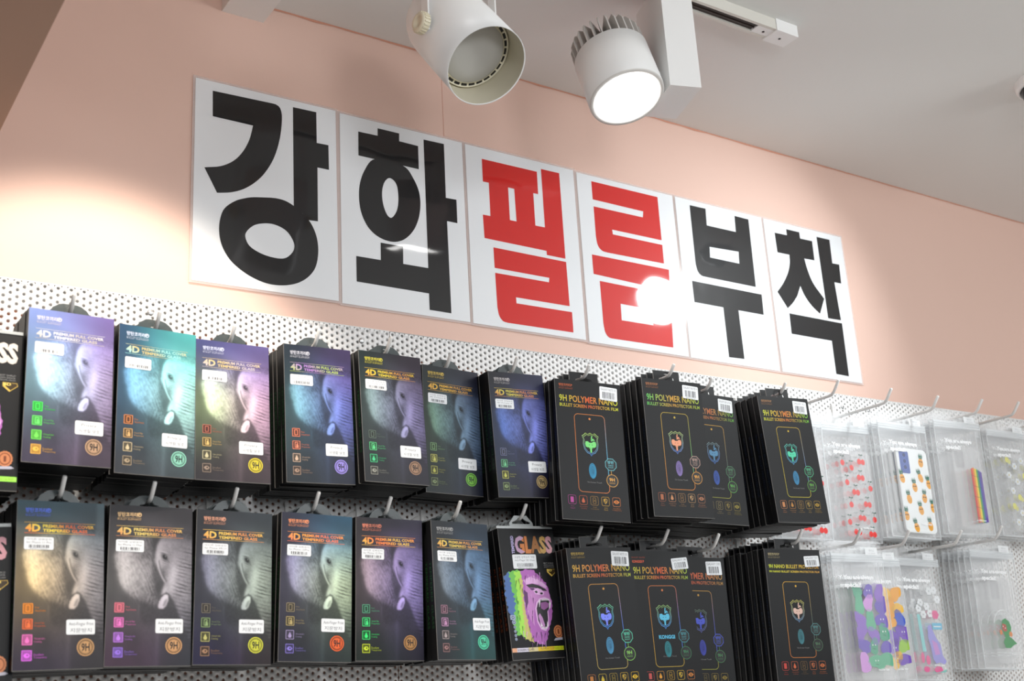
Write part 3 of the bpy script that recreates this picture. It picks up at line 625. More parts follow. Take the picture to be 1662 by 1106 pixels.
def elephant():
    fine = 0.45 * vnoise(60, 116, 1) + 0.30 * vnoise(100, 200, 2) + 0.25 * vnoise(22, 40, 3)
    big = 0.6 * vnoise(7, 12, 9) + 0.4 * vnoise(14, 22, 10)
    S_ = U * 0.80 + Vv * 0.9; T_ = U * 0.9 - Vv * 0.75            # hair runs down to the right over the ear
    hair = np.clip(0.5 + 0.35 * np.sin(2 * math.pi * (T_ * 26 + 2.2 * vnoise(9, 14, 4))) * vnoise(20, 30, 5) + 0.6 * (vnoise(48, 60, 7) - .5), 0, 1)
    def gau(x, y, rx, ry, rot=0.0):
        dx, dy = (U - x), (Vv - y)
        c, s_ = math.cos(rot), math.sin(rot)
        return np.exp(-(((dx * c + dy * s_) / rx) ** 2 + ((-dx * s_ + dy * c) / ry) ** 2) * 1.4)
    L = 0.165 - 0.045 * Vv + 0.05 * (big - .5)
    L += 0.10 * gau(.62, .13, .45, .07, 0.15)
    legs = blur(inpoly([(.36, .60), (.60, .66), (.70, .72), (.62, 1.0), (.46, 1.0), (.40, .80)]), 6)
    L = lay(L, legs * 0.8, 0.20 + 0.18 * (hair - 0.5) * (1.1 - Vv) + 0.09 * np.exp(-((U - .60) / .03) ** 2))
    # ear: bright outer lobe, mottled grey towards the head, ragged lower edge
    rag = 0.014 * np.sin(Vv * 90 + U * 40) + 0.012 * np.sin(Vv * 171 + 1) + 0.03 * (big - .5)
    ear = inpoly([(.20, .24), (.10, .29), (.075, .335), (.10, .40), (.13, .45), (.155, .50), (.20, .535), (.245, .56), (.30, .585), (.40, .605), (.50, .635), (.585, .645), (.60, .56), (.58, .42), (.555, .30), (.53, .20), (.36, .20)])
    ear = blur(ear, 1.6) * 0.45 + blur(ear, 5.0) * 0.55
    ev = 0.34 + 0.50 * np.exp(-((U + rag - .17) / .14) ** 2) * np.clip((.60 - Vv) / .08, 0, 1) + 0.20 * gau(.38, .42, .22, .12) - 0.10 * np.clip((U - .42) / .14, 0, 1)
    ev = ev + 0.26 * (fine - .5) + 0.24 * (hair - .5) + 0.18 * (big - .5)
    L = lay(L, ear, np.clip(ev, 0.10, 1.05))
    chin = blur(inpoly([(.375, .605), (.43, .595), (.50, .625), (.60, .648), (.66, .655), (.80, .64), (.86, .70), (.80, .74), (.93, .84), (.80, .84), (.62, .73), (.46, .76), (.40, .73), (.37, .65)]), 4.0)
    L = lay(L, chin * 0.85, 0.10 + 0.08 * (fine - .5))
    L = lay(L, gau(.375, .655, .014, .05) * 0.25, 0.38)
    gap = blur(inpoly([(.515, .17), (.575, .21), (.552, .30), (.545, .37), (.60, .47), (.655, .50), (.63, .555), (.57, .56), (.53, .44), (.52, .30)]), 2.8)
    L = lay(L, gap * 0.92, 0.12)
    # face and trunk as one form
    face = blur(inpoly([(.548, .355), (.555, .30), (.575, .25), (.62, .20), (.69, .165), (.80, .15), (1.05, .16), (1.05, .93), (.985, .86), (.93, .78), (.875, .715), (.83, .655), (.785, .60), (.735, .565), (.655, .575), (.63, .57), (.645, .53), (.675, .485), (.64, .455), (.60, .41)]), 1.5)
    fv = 0.42 + 0.42 * gau(.60, .30, .075, .13, -0.1) + 0.22 * gau(.70, .22, .12, .08)
    fv += 0.36 * gau(.765, .46, .065, .13, 0.2) + 0.30 * gau(.675, .545, .05, .045) + 0.10 * gau(.88, .36, .2, .2)
    fv -= 0.22 * gau(.655, .425, .035, .05, -.3)
    fv -= 0.22 * np.clip((Vv - .58) / .30, 0, 1) * np.clip((U - .6) / .3, 0, 1)
    fv -= 0.10 * np.clip((U - .86) / .14, 0, 1)
    fv *= np.clip((Vv - .13) / .10, 0.35, 1)
    fv = fv + 0.22 * (fine - .5) + 0.14 * (big - .5)
    L = lay(L, face, np.clip(fv, 0.10, 1.08))
    # trunk rings
    ph = Vv - 0.30 * (U - .98) ** 2 * np.sign(U - 2) * -1.0 + 0.55 * (1 - U) ** 2 - 0.06 * U + 0.010 * vnoise(8, 16, 8) + 0.004 * vnoise(26, 50, 12)
    w_ = np.sin(2 * math.pi * ph * 42)
    amp = np.clip((vnoise(6, 44, 14) - .05) * 1.7, 0, 1) * blur(inpoly([(.86, .29), (1.05, .26), (1.05, .95), (.95, .82), (.86, .71), (.79, .60), (.80, .50), (.84, .40)]), 5)
    L *= 1 - 0.62 * np.clip(w_ - 0.1, 0, 1) * 1.2 * amp
    L *= 1 + 0.22 * np.clip(-w_ - .3, 0, 1) * amp
    # brow folds, eye, the pale fold down the cheek
    L = lay(L, gau(.660, .322, .062, .034, .15) * 0.72, 0.33)
    L = lay(L, np.clip(gau(.668, .326, .036, .017, .3) * 1.6, 0, 1), 0.035)
    L = lay(L, np.clip(gau(.676, .321, .007, .004) * 1.2, 0, 1), 0.5)
    L = lay(L, gau(.650, .292, .055, .006, .12) * 0.7, 0.86)
    for x, y, r_ in ((.665, .352, .2), (.675, .366, .25), (.69, .380, .3), (.70, .345, .5), (.655, .302, .12)):
        L = lay(L, gau(x, y, .045, .0035, r_) * 0.62, 0.20)
    for x, y in ((.662, .359), (.672, .373)):
        L = lay(L, gau(x, y, .04, .003, .25) * 0.5, 0.8)
    for k in range(34):
        t = k / 33; x = .578 + .035 * t + .062 * t ** 2.2; y = .352 + .132 * t
        L = lay(L, gau(x, y, .009, .008) * 0.24, 0.9)
        L = lay(L, gau(x + .022, y - .004, .010, .009) * 0.22, 0.14)
    # tusk
    to = blur(inpoly([(.585, .640), (.60, .600), (.64, .565), (.70, .545), (.735, .562), (.735, .60), (.70, .645), (.65, .662), (.60, .660)]), 1.1)
    L = lay(L, to * 0.92, 0.12)
    tk = blur(inpoly([(.598, .640), (.612, .607), (.645, .577), (.685, .560), (.716, .566), (.722, .592), (.694, .632), (.655, .652), (.612, .652)]), 0.9)
    L = lay(L, tk, 1.02 - .22 * np.clip((.66 - U) / .08, 0, 1))
    ho = blur(inpoly([(.655, .628), (.672, .604), (.703, .583), (.709, .598), (.688, .630), (.663, .640)]), 0.9)
    L = lay(L, ho * 0.72, 0.34)
    return 1.14 * np.clip(L, 0.05, 1.1) ** 1.22
ART = elephant()

def lin6(cols):
    return [np.array(srgb(*c)) for c in cols]
def foil_sheen_at(c6, u, v):
    """rainbow foil sheen painted as six tints across the card, blended smoothly; u right, v down (0..1)"""
    u = np.clip(u, 0, 1); v = np.clip(v, 0, 1)
    s = u * u * (3 - 2 * u)
    t = np.clip(v * 2, 0, 1); t = t * t * (3 - 2 * t)
    q = np.clip(v * 2 - 1, 0, 1); q = q * q * (3 - 2 * q)
    s, t, q = (np.asarray(a)[..., None] for a in (s, t, q))
    top = c6[0] * (1 - s) + c6[1] * s; mid = c6[2] * (1 - s) + c6[3] * s; bot = c6[4] * (1 - s) + c6[5] * s
    return (top * (1 - t) + mid * t) * (1 - q) + bot * q

def raster_mesh(name, w, h, rgb, y=-0.00012):
    """fine grid card carrying a printed picture and its painted foil sheen, one colour per grid point"""
    H_, W_ = rgb.shape[:2]
    X, Z = np.meshgrid(np.linspace(-w / 2, w / 2, W_), np.linspace(0, -h, H_))
    co = np.stack([X, np.full_like(X, y), Z], -1).reshape(-1, 3)
    i = np.arange(H_ - 1)[:, None] * W_ + np.arange(W_ - 1)[None]
    F = np.stack([i, i + W_, i + W_ + 1, i + 1], -1).reshape(-1, 4)
    me = bpy.data.meshes.new(name)
    me.vertices.add(len(co)); me.vertices.foreach_set('co', co.ravel().astype(np.float32))
    me.loops.add(F.size); me.loops.foreach_set('vertex_index', F.ravel().astype(np.int32))
    me.polygons.add(len(F)); me.polygons.foreach_set('loop_start', (np.arange(len(F)) * 4).astype(np.int32))
    me.update(calc_edges=True)
    at = me.color_attributes.new('print', 'FLOAT_COLOR', 'POINT')
    at.data.foreach_set('color', np.concatenate([rgb.reshape(-1, 3), np.ones((H_ * W_, 1))], 1).ravel().astype(np.float32))
    me.materials.append(M['foil'])
    return me

# ---- bodies and hang tabs, shared by all boxes of a kind
def carton_mesh(w, h, t, side_text=None, tcol=None):
    q = MB(); q.box(-w / 2, w / 2, 0, t, -h, 0)
    e = 0.00035
    q.box(-w / 2 - 0.0001, -w / 2 + e, -0.0001, e, -h, 0.0001, mi=1)
    q.box(-w / 2, w / 2, -0.0001, e, -h - 0.0001, -h + e, mi=1)
    q.box(-w / 2 - 0.0001, -w / 2 + e, 0, t, -e, 0.0001, mi=1)
    if side_text:
        v, f, tw, th = text_shape(side_text, 0.0)
        z0, z1 = -h * 0.78, -h * 0.30
        b0 = len(q.v)
        for p in v:
            q.v.append((-w / 2 - 0.0002, t * 0.68 - p[1] / th * t * 0.36, z1 - p[0] / tw * (z1 - z0)))
        for ff in f: q.face([b0 + i for i in ff], None, 2)
    side = principled('side_lettering', tcol, 0.45, 0.4) if tcol else M['carton_edge']
    return q.mesh('carton', [M['carton'], M['carton_edge'], side])
def tab_mesh(w0, w1, h, mat, t=0.0004, y=0.0105):
    q = MB()
    out = [(-w0 / 2, -0.006), (w0 / 2, -0.006), (w0 / 2, 0.002), (w0 * 0.40, h * 0.62), (w1 / 2, h * 0.92), (w1 * 0.3, h), (-w1 * 0.3, h), (-w1 / 2, h * 0.92), (-w0 * 0.40, h * 0.62), (-w0 / 2, 0.002)]
    hole = [(-0.0105, 0.0004), (-0.0105, 0.0042), (-0.005, 0.0052), (-0.0033, 0.0104), (0.0033, 0.0104), (0.005, 0.0052), (0.0105, 0.0042), (0.0105, 0.0004)]
    q.loops([out, hole], y, thick=t)
    return q.mesh('hang_tab', mat)
def flap_mesh(w, h, y=0.0105):
    q = MB()
    out = [(-w / 2, -0.004), (w / 2, -0.004), (w / 2, h), (-w / 2, h)]
    hole = [(-0.013, 0.004), (-0.012, 0.0075), (-0.005, 0.0088), (-0.0035, 0.0128), (0.0035, 0.0128), (0.005, 0.0088), (0.012, 0.0075), (0.013, 0.004)]
    q.loops([out, hole], y, thick=0.0004)
    for x in (-w / 2,):
        q.box(x - 0.0002, x + 0.0004, y - 0.0002, y + 0.0006, -0.004, h, mi=1)
    q.box(-w / 2, w / 2, y - 0.0002, y + 0.0006, h - 0.0003, h + 0.0001, mi=1)
    return q.mesh('hang_tab', [M['header'], M['carton_edge']])
EW, EH = 0.0901, 0.1709
NW, NH = 0.1015, 0.1965
BT = 0.0108
E_BODY = carton_mesh(EW, EH, BT, 'TEMPERED GLASS', srgb(30, 78, 40))
K_BODY = carton_mesh(0.0895, 0.170, BT, 'KDK 4D GLASS', srgb(150, 70, 25))
N_BODY = carton_mesh(NW, NH, BT, '9H NANO BULLET PROTECTOR', srgb(28, 44, 70))
E_TAB = tab_mesh(0.046, 0.024, 0.0150, M['tab'])
N_TAB = flap_mesh(0.045, 0.0170)

def sticker_barcode(mb, x0, x1, z0, z1, y, lines, seed, tilt=0.0):
    r = random.Random(seed)
    mb.loops([rrect(x0, x1, z0, z1, 0.0016)], y, (0.80, 0.82, 0.84))
    w, h = x1 - x0, z1 - z0
    ink = (0.09, 0.09, 0.10)
    zt = z1 - h * 0.10
    for ln in lines:
        put_text(mb, ln, x0 + w * 0.08, x0 + w * 0.92, zt - h * 0.17, zt, y - 0.00006, (0.22, 0.22, 0.24)); zt -= h * 0.24
    x = x0 + w * 0.16
    zb = z0 + h * 0.14
    while x < x1 - w * 0.16:
        bw = r.choice([0.0004, 0.0005, 0.0009, 0.0013])
        mb.quad([(x, y - 0.00006, zb), (x + bw, y - 0.00006, zb), (x + bw, y - 0.00006, zt - h * 0.04), (x, y - 0.00006, zt - h * 0.04)], ink)
        x += bw + r.choice([0.0004, 0.0006, 0.0011])
    put_text(mb, '8809%06d' % r.randrange(999999), x0 + w * 0.2, x1 - w * 0.2, z0 + h * 0.035, z0 + h * 0.11, y - 0.00006, (0.3, 0.3, 0.32))

def elephant_front(root, spec):
    w, h = EW, EH
    c6 = [c * spec.get('glow_gain', 1.12) for c in lin6(spec['foil'])]  # sheen of the foil baked into the tints, glow gain brightens it
    X = lambda u: (u - 0.5) * w
    Z = lambda v: -v * h
    top_glow = spec.get('floor', 0.0)  # extra glow painted in towards the top of the card
    col = foil_sheen_at(c6, U, Vv) * (ART + top_glow * np.clip(1 - Vv * 1.3, 0, 1))[..., None]
    link('cover_art', raster_mesh('cover_art', w - 0.0006, h - 0.0006, col), root)
    y = -0.0003
    t0, t1 = (np.array(srgb(*c)) for c in spec['title'])
    def tcol(x, z):
        u = x / w + 0.5
        k = 0.5 + 0.5 * math.sin(u * 9 + z * 160)
        return tuple(t0 * (1 - k) + t1 * k)
    lg = np.array(srgb(*spec.get('logo', spec['title'][0])))
    q = MB()
    put_text(q, '방탄코끼리', X(.095), X(.325), Z(.073), Z(.045), y, tuple(lg), 0.02)
    q.loops(ring_loops(ell(X(.352), Z(.058), .0024, .0024, 16), 0.7), y, tuple(lg))
    put_text(q, 'P', X(.340), X(.364), Z(.066), Z(.050), y, tuple(lg), 0.03)
    q.quad([(X(.095), y, Z(.0805)), (X(.375), y, Z(.0805)), (X(.375), y, Z(.079)), (X(.095), y, Z(.079))], tuple(lg * 0.7))
    put_text(q, 'BULLET ELEPHANT', X(.095), X(.375), Z(.096), Z(.085), y, tuple(lg * 0.7))
    q.build('brand_lettering', M['foil'], root)
    q = MB()
    put_text(q, '4D', X(.095), X(.262), Z(.190), Z(.143), y, tcol, 0.035)
    put_text(q, 'PREMIUM FULL COVER', X(.29), X(.875), Z(.164), Z(.144), y, tcol, 0.03)
    put_text(q, 'TEMPERED GLASS', X(.29), X(.80), Z(.190), Z(.171), y, tcol, 0.03)
    for v in (.133, .197):
        for k in range(12):
            ua, ub = .085 + k * .067, .085 + (k + 1) * .067
            q.quad([(X(ua), y, Z(v + .0022)), (X(ub), y, Z(v + .0022)), (X(ub), y, Z(v)), (X(ua), y, Z(v))], tcol(X(ua), Z(v)))
    q.build('title_lettering', M['foil'], root)
    for k, (vc, words) in enumerate(((.645, ('Easy', 'Attachment')), (.735, ('Good Slip', 'Properties')), (.825, ('Oleophobic', 'Coating')), (.915, ('Excellent', 'Transparency')))):
        ic = np.array(srgb(*spec['icons'][k])); dk = ic * 0.12 if not spec.get('icon_fill') else ic * 0.45
        q = MB()
        x0, x1, z0, z1 = X(.095), X(.205), Z(vc + .030), Z(vc - .030)
        q.loops([rrect(x0, x1, z0, z1, .0006)], y, tuple(dk))
        q.loops(inset_rrect(x0, x1, z0, z1, .0008, .0006), y - 0.00005, tuple(ic))
        cx, cz = (x0 + x1) / 2, (z0 + z1) / 2
        yy = y - 0.0001
        if k == 0:
            q.loops(inset_rrect(cx - .0022, cx + .0022, cz - .0034, cz + .0034, .0006, .0007), yy, tuple(ic))
        elif k == 1:
            q.loops(inset_rrect(cx - .0020, cx + .0020, cz - .0034, cz + .0034, .0006, .0007), yy, tuple(ic))
            q.loops([[(cx - .0005, cz - .0036), (cx + .0028, cz - .0036), (cx + .0026, cz - .0004), (cx + .0008, cz + .0014), (cx, cz + .0012)]], yy - 0.00003, tuple(ic))
        elif k == 2:
            q.loops([[(cx, cz + .0034), (cx - .0012, cz + .0008), (cx - .0022, cz - .0012), (cx - .0014, cz - .0030), (cx, cz - .0034), (cx + .0014, cz - .0030), (cx + .0022, cz - .0012), (cx + .0012, cz + .0008)]], yy, tuple(ic))
        else:
            q.loops([[(cx - .0034, cz), (cx - .0018, cz + .0019), (cx, cz + .0024), (cx + .0018, cz + .0019), (cx + .0034, cz), (cx + .0018, cz - .0019), (cx, cz - .0024), (cx - .0018, cz - .0019)], ell(cx + .0006, cz + .0003, .0010, .0010, 12)], yy, tuple(ic))
        for r_, wd in enumerate(words):
            put_text(q, wd, X(.225), X(.225) + w * .012 * len(wd), Z(vc + .002 + .017 * r_), Z(vc - .011 + .017 * r_), y, tuple(ic * 0.6))
        q.build('feature_icon', M['foil'], root)
    md = np.array(srgb(*spec['medal']))
    q = MB(); cx, cz = X(.795), Z(.875); R = w * .098
    q.loops([ell(cx, cz, R, R, 40)], y, tuple(md * 0.85))
    q.loops(ring_loops(ell(cx, cz, R * .88, R * .88, 40), 0.86), y - 0.00005, tuple(md * 0.22))
    q.loops(ring_loops(ell(cx, cz, R * .72, R * .72, 40), 0.93), y - 0.00005, tuple(md * 0.3))
    q.loops([ell(cx, cz, R * .66, R * .66, 36)], y - 0.00005, tuple(md * 0.8))
    put_text(q, '9H', cx - R * .48, cx + R * .48, cz - R * .46, cz + R * .46, y - 0.0001, (0.012, 0.012, 0.014), 0.025)
    q.build('hardness_badge', M['foil'], root)
    q = MB(); sticker_barcode(q, X(.085), X(.415), Z(.298), Z(.222), -0.0004, spec['model'], spec['seed'])
    q.build('barcode_sticker', M['printed'], root)
    if spec['claim']:
        q = MB(); x0, x1, z0, z1 = X(.575), X(.575 + spec.get('cw', .325)), Z(.800), Z(.712)
        dx, dv = spec.get('cshift', (0, 0))
        x0 += dx * w; x1 += dx * w; z0 -= dv * h; z1 -= dv * h
        q.loops([rrect(x0, x1, z0, z1, 0.0016)], -0.0004, (0.82, 0.84, 0.86))
        a_, b_ = spec['claim']
        ww, hh = x1 - x0, z1 - z0
        put_text(q, a_, x0 + ww * (.22 if len(a_) < 9 else .09), x0 + ww * (.76 if len(a_) < 9 else .95), z0 + hh * .54, z0 + hh * .82, -0.00046, (0.16, 0.16, 0.18))
        put_text(q, b_, x0 + ww * .14, x0 + ww * .88, z0 + hh * .14, z0 + hh * .42, -0.00046, (0.16, 0.16, 0.18))
        q.build('feature_sticker', M['printed'], root)

def carton_thing(kind, body, tab, loc, ang, label, cat, group):
    o = link(kind, body)
    tag(o, label, cat, group)
    pose(o, loc, ang)
    if tab: link('hang_tab', tab, o)
    return o

ORD = ['second', 'third', 'fourth', 'fifth', 'sixth', 'seventh', 'eighth', 'ninth', 'tenth', 'eleventh', 'twelfth']
def stack_behind(front_loc, ang, n_max, kind, body, tab, what, cat, group, pitch=0.0122, ymin=-0.0475, drift=0.0):
    """the boxes hanging behind the front one: same carton and tab, each an object of its own"""
    r = random.Random(sum(map(ord, what)))
    x, y, z = front_loc
    k = 0
    while k < n_max:
        y += pitch
        if y > ymin: break
        proto = link(kind, body)
        tag(proto, '%s box in the stack %s' % (ORD[k], what), cat, group)
        pose(proto, (x + r.uniform(-0.0016, 0.0016) + drift * (k + 1), y, z + r.uniform(-0.001, 0.001) - 0.0002 * k), (ang[0] + r.uniform(-0.6, 0.6) * 0.5, ang[1], ang[2] + r.uniform(-0.5, 0.5)))
        if tab: link('hang_tab', tab, proto)
        k += 1

# ------------------------------------------------------------------ elephant boxes: front boxes of the two rows
PRIV = ('Privacy', '사생활 보호'); ANTI = ('Anti-Finger Print', '지문방지')
GRN, ORG, GOLD, DIM = (110, 225, 110), (215, 120, 70), (205, 175, 95), (120, 105, 90)
ELE = [  # foil tints, floor and glow gain paint each box's sheen and glow
 dict(loc=(-0.181, -0.1623, 2.0819), ang=(2.1, -5.2, 0.4), foil=[(150, 175, 250), (135, 115, 190), (165, 215, 235), (165, 150, 190), (160, 145, 190), (160, 135, 165)], floor=.25,
      title=[(225, 225, 235), (190, 180, 170)], logo=(225, 220, 240), icons=[(70, 235, 90), (110, 235, 110), (120, 240, 90), (250, 190, 80)], icon_fill=1, medal=(205, 165, 130), claim=PRIV, model=['아이폰 강화유리', '4D Privacy 11'], seed=1, glow_gain=1.5,
      lab='elephant box with green icons and blue sheen, leftmost of the upper row', st='behind the upper elephant box with green icons'),
 dict(loc=(-0.0826, -0.1471, 2.0812), ang=(4.5, -2.7, 0.5), foil=[(60, 105, 150), (110, 235, 235), (100, 150, 190), (190, 245, 240), (120, 125, 140), (140, 165, 175)], floor=.15,
      title=[(200, 180, 120), (150, 215, 215)], logo=(205, 215, 235), icons=[(225, 140, 80), (215, 170, 110), (210, 190, 150), (170, 150, 120)], medal=(150, 220, 195), claim=PRIV, model=['아이폰 강화유리', '4D Privacy 12'], seed=2, glow_gain=1.4,
      lab='elephant box with turquoise sheen over the trunk, second in the upper row', st='behind the turquoise elephant box of the upper row'),
 dict(loc=(0.0135, -0.1251, 2.0833), ang=(-0.7, -4.2, 0.4), foil=[(110, 115, 190), (150, 135, 215), (195, 220, 170), (215, 175, 205), (110, 100, 110), (150, 125, 135)], floor=.1,
      title=[(215, 190, 130), (190, 180, 190)], logo=(210, 215, 240), icons=[(190, 110, 90), (215, 180, 110), (200, 190, 150), (150, 130, 115)], medal=(235, 215, 60), claim=PRIV, model=['아이폰 강화유리', '4D Privacy Pro'], seed=3, glow_gain=1.4,
      lab='elephant box with pink and lime sheen and yellow badge, upper row', st='behind the pink and lime elephant box'),
 dict(loc=(0.1178, -0.1365, 2.0879), ang=(0.9, -0.6, -1.2), foil=[(70, 95, 120), (130, 100, 185), (125, 180, 195), (120, 130, 225), (85, 105, 120), (80, 95, 140)], floor=0,
      title=[(165, 120, 190), (170, 190, 90)], logo=(205, 205, 215), icons=[(235, 130, 95), (225, 130, 100), (205, 175, 150), (165, 135, 115)], medal=(165, 150, 240), claim=PRIV, model=['아이폰 강화유리', '4D Privacy XR'], seed=4,
      lab='elephant box with teal left side and violet badge, upper row', st='behind the upper elephant box with violet badge'),
 dict(loc=(0.2178, -0.1370, 2.0907), ang=(1.3, -4.4, 0.2), foil=[(75, 100, 100), (125, 105, 130), (125, 150, 150), (150, 140, 195), (85, 90, 100), (90, 85, 110)], floor=0,
      title=[(215, 195, 60), (215, 150, 70)], logo=(215, 205, 70), icons=[(95, 110, 100), (90, 200, 130), (70, 190, 130), (140, 140, 130)], medal=(165, 130, 105), claim=PRIV, model=['아이폰 강화유리', '4D Privacy XS'], seed=5,
      lab='dull grey elephant box with yellow logo and bronze badge, upper row', st='behind the grey elephant box with yellow logo'),
 dict(loc=(0.3208, -0.1147, 2.0889), ang=(4.0, -0.6, 0.5), foil=[(60, 75, 80), (85, 85, 120), (105, 140, 115), (125, 155, 195), (65, 90, 95), (85, 95, 135)], floor=0,
      title=[(220, 175, 60), (200, 150, 70)], logo=(210, 180, 80), icons=[(120, 160, 110), (190, 190, 100), (170, 170, 80), (120, 135, 95)], medal=(130, 205, 75), claim=PRIV, model=['아이폰 강화유리', '4D Privacy 8'], seed=6,
      lab='elephant box with green badge half behind its left neighbour, upper row', st='behind the green badge elephant box'),
 dict(loc=(0.4089, -0.1398, 2.0852), ang=(0.9, -0.3, -2.2), foil=[(60, 60, 75), (80, 85, 150), (75, 105, 175), (140, 150, 245), (60, 75, 125), (80, 70, 110)], floor=0,
      title=[(205, 195, 80), (205, 130, 80)], logo=(190, 185, 185), icons=[(110, 115, 150), (110, 190, 140), (190, 190, 90), (130, 150, 100)], medal=(190, 165, 115), claim=PRIV, model=['아이폰 강화유리', '4D Privacy X'], seed=7,
      lab='deep blue elephant box, last elephant of the upper row before black boxes', st='behind the deep blue elephant box'),
 dict(loc=(-0.1766, -0.1445, 1.8796), ang=(5.6, -3.9, -0.8), foil=[(75, 125, 145), (80, 110, 125), (235, 205, 150), (165, 160, 165), (125, 100, 145), (115, 105, 115)], floor=0.1,
      title=[(245, 220, 80), (240, 110, 60)], logo=(90, 120, 245), icons=[(250, 150, 40), (245, 115, 60), (250, 120, 200), (235, 110, 245)], icon_fill=1, medal=(215, 165, 110), claim=ANTI, model=['아이폰 강화유리', 'for Phone 11 Pro'], seed=8, glow_gain=1.3,
      lab='elephant box with golden ear and magenta icons, leftmost of the lower row', st='behind the golden elephant box of the lower row'),
 dict(loc=(-0.0794, -0.1356, 1.8805), ang=(-1.1, -5.0, 0.9), foil=[(100, 95, 105), (105, 100, 110), (190, 185, 185), (185, 180, 190), (165, 95, 155), (105, 105, 130)], floor=0,
      title=[(225, 200, 110), (205, 130, 80)], logo=(235, 195, 140), icons=[(235, 120, 140), (240, 120, 200), (190, 120, 230), (150, 110, 225)], icon_fill=1, medal=(220, 165, 110), claim=ANTI, model=['아이폰 강화유리', 'for Phone 11 Max'], seed=9,
      lab='silver grey elephant box with pink and purple icons, lower row', st='behind the silver grey elephant box'),
 dict(loc=(0.0193, -0.1254, 1.8812), ang=(0.4, -2.6, 1.3), foil=[(75, 75, 85), (95, 110, 125), (125, 125, 150), (190, 205, 190), (90, 75, 165), (110, 85, 95)], floor=0,
      title=[(230, 195, 90), (225, 145, 80)], logo=(225, 160, 130), icons=[(120, 110, 95), (140, 165, 110), (190, 185, 110), (165, 125, 95)], medal=(225, 225, 70), claim=ANTI, model=['아이폰 강화유리', 'for Phone XR/11'], seed=10,
      lab='elephant box with indigo lower left and lime badge, lower row', st='behind the indigo elephant box'),
 dict(loc=(0.1209, -0.1273, 1.8819), ang=(-1.2, -1.7, 2.2), foil=[(75, 70, 110), (70, 155, 205), (135, 130, 165), (205, 225, 190), (90, 85, 115), (100, 125, 120)], floor=0,
      title=[(240, 165, 70), (235, 120, 90)], logo=(240, 150, 100), icons=[(150, 135, 105), (185, 165, 110), (165, 150, 195), (140, 125, 215)], medal=(250, 110, 50), claim=ANTI, model=['아이폰 강화유리', 'for Phone 12/Pro'], seed=11, glow_gain=1.3,
      lab='elephant box with blue top and bright orange badge, lower row', st='behind the orange badge elephant box'),
 dict(loc=(0.2198, -0.1215, 1.8816), ang=(-2.3, -0.4, 1.3), foil=[(85, 70, 80), (105, 90, 140), (165, 145, 155), (165, 150, 225), (70, 95, 80), (85, 75, 120)], floor=0,
      title=[(240, 130, 70), (225, 185, 80)], logo=(240, 140, 110), icons=[(90, 165, 130), (70, 225, 130), (60, 235, 120), (205, 225, 50)], medal=(190, 140, 85), claim=None, model=['아이폰 강화유리', 'for Phone 12 Mini'], seed=12,
      lab='elephant box without lower sticker and with vivid green icons, lower row', st='behind the elephant box without lower sticker'),
 dict(loc=(0.3155, -0.1299, 1.8794), ang=(6.4, -2.8, 0.8), foil=[(65, 70, 80), (75, 110, 145), (110, 120, 130), (110, 150, 195), (70, 75, 95), (80, 185, 185)], floor=0,
      title=[(215, 190, 90), (215, 150, 80)], logo=(165, 165, 165), icons=[(165, 120, 140), (190, 140, 180), (165, 150, 150), (150, 110, 110)], medal=(90, 225, 180), claim=ANTI, model=['아이폰 강화유리', 'for Phone X/XS'], seed=13, cw=.30, cshift=(.055, -.01),
      lab='dark elephant box with mint badge beside the gorilla box, lower row', st='behind the mint badge elephant box'),
]
for i, e in enumerate(ELE):
    row = 'upper' if i < 7 else 'lower'
    grp = 'elephant screen protector boxes on the %s hooks' % row
    o = carton_thing('screen_protector_box', E_BODY, E_TAB, e['loc'], e['ang'], e['lab'], 'box', grp)
    elephant_front(o, e)
    stack_behind(e['loc'], e['ang'], 9, 'screen_protector_box', E_BODY, E_TAB, e['st'], 'box', grp)
    hz = e['loc'][2] + (0.0036 if row == 'upper' else 0.0078)
    hook(e['loc'][0], hz, e['loc'][1] + 0.0075, 'white display hook carrying the stack ' + e['st'], 'white display hooks', 0.0165 if row == 'upper' else 0.0175)

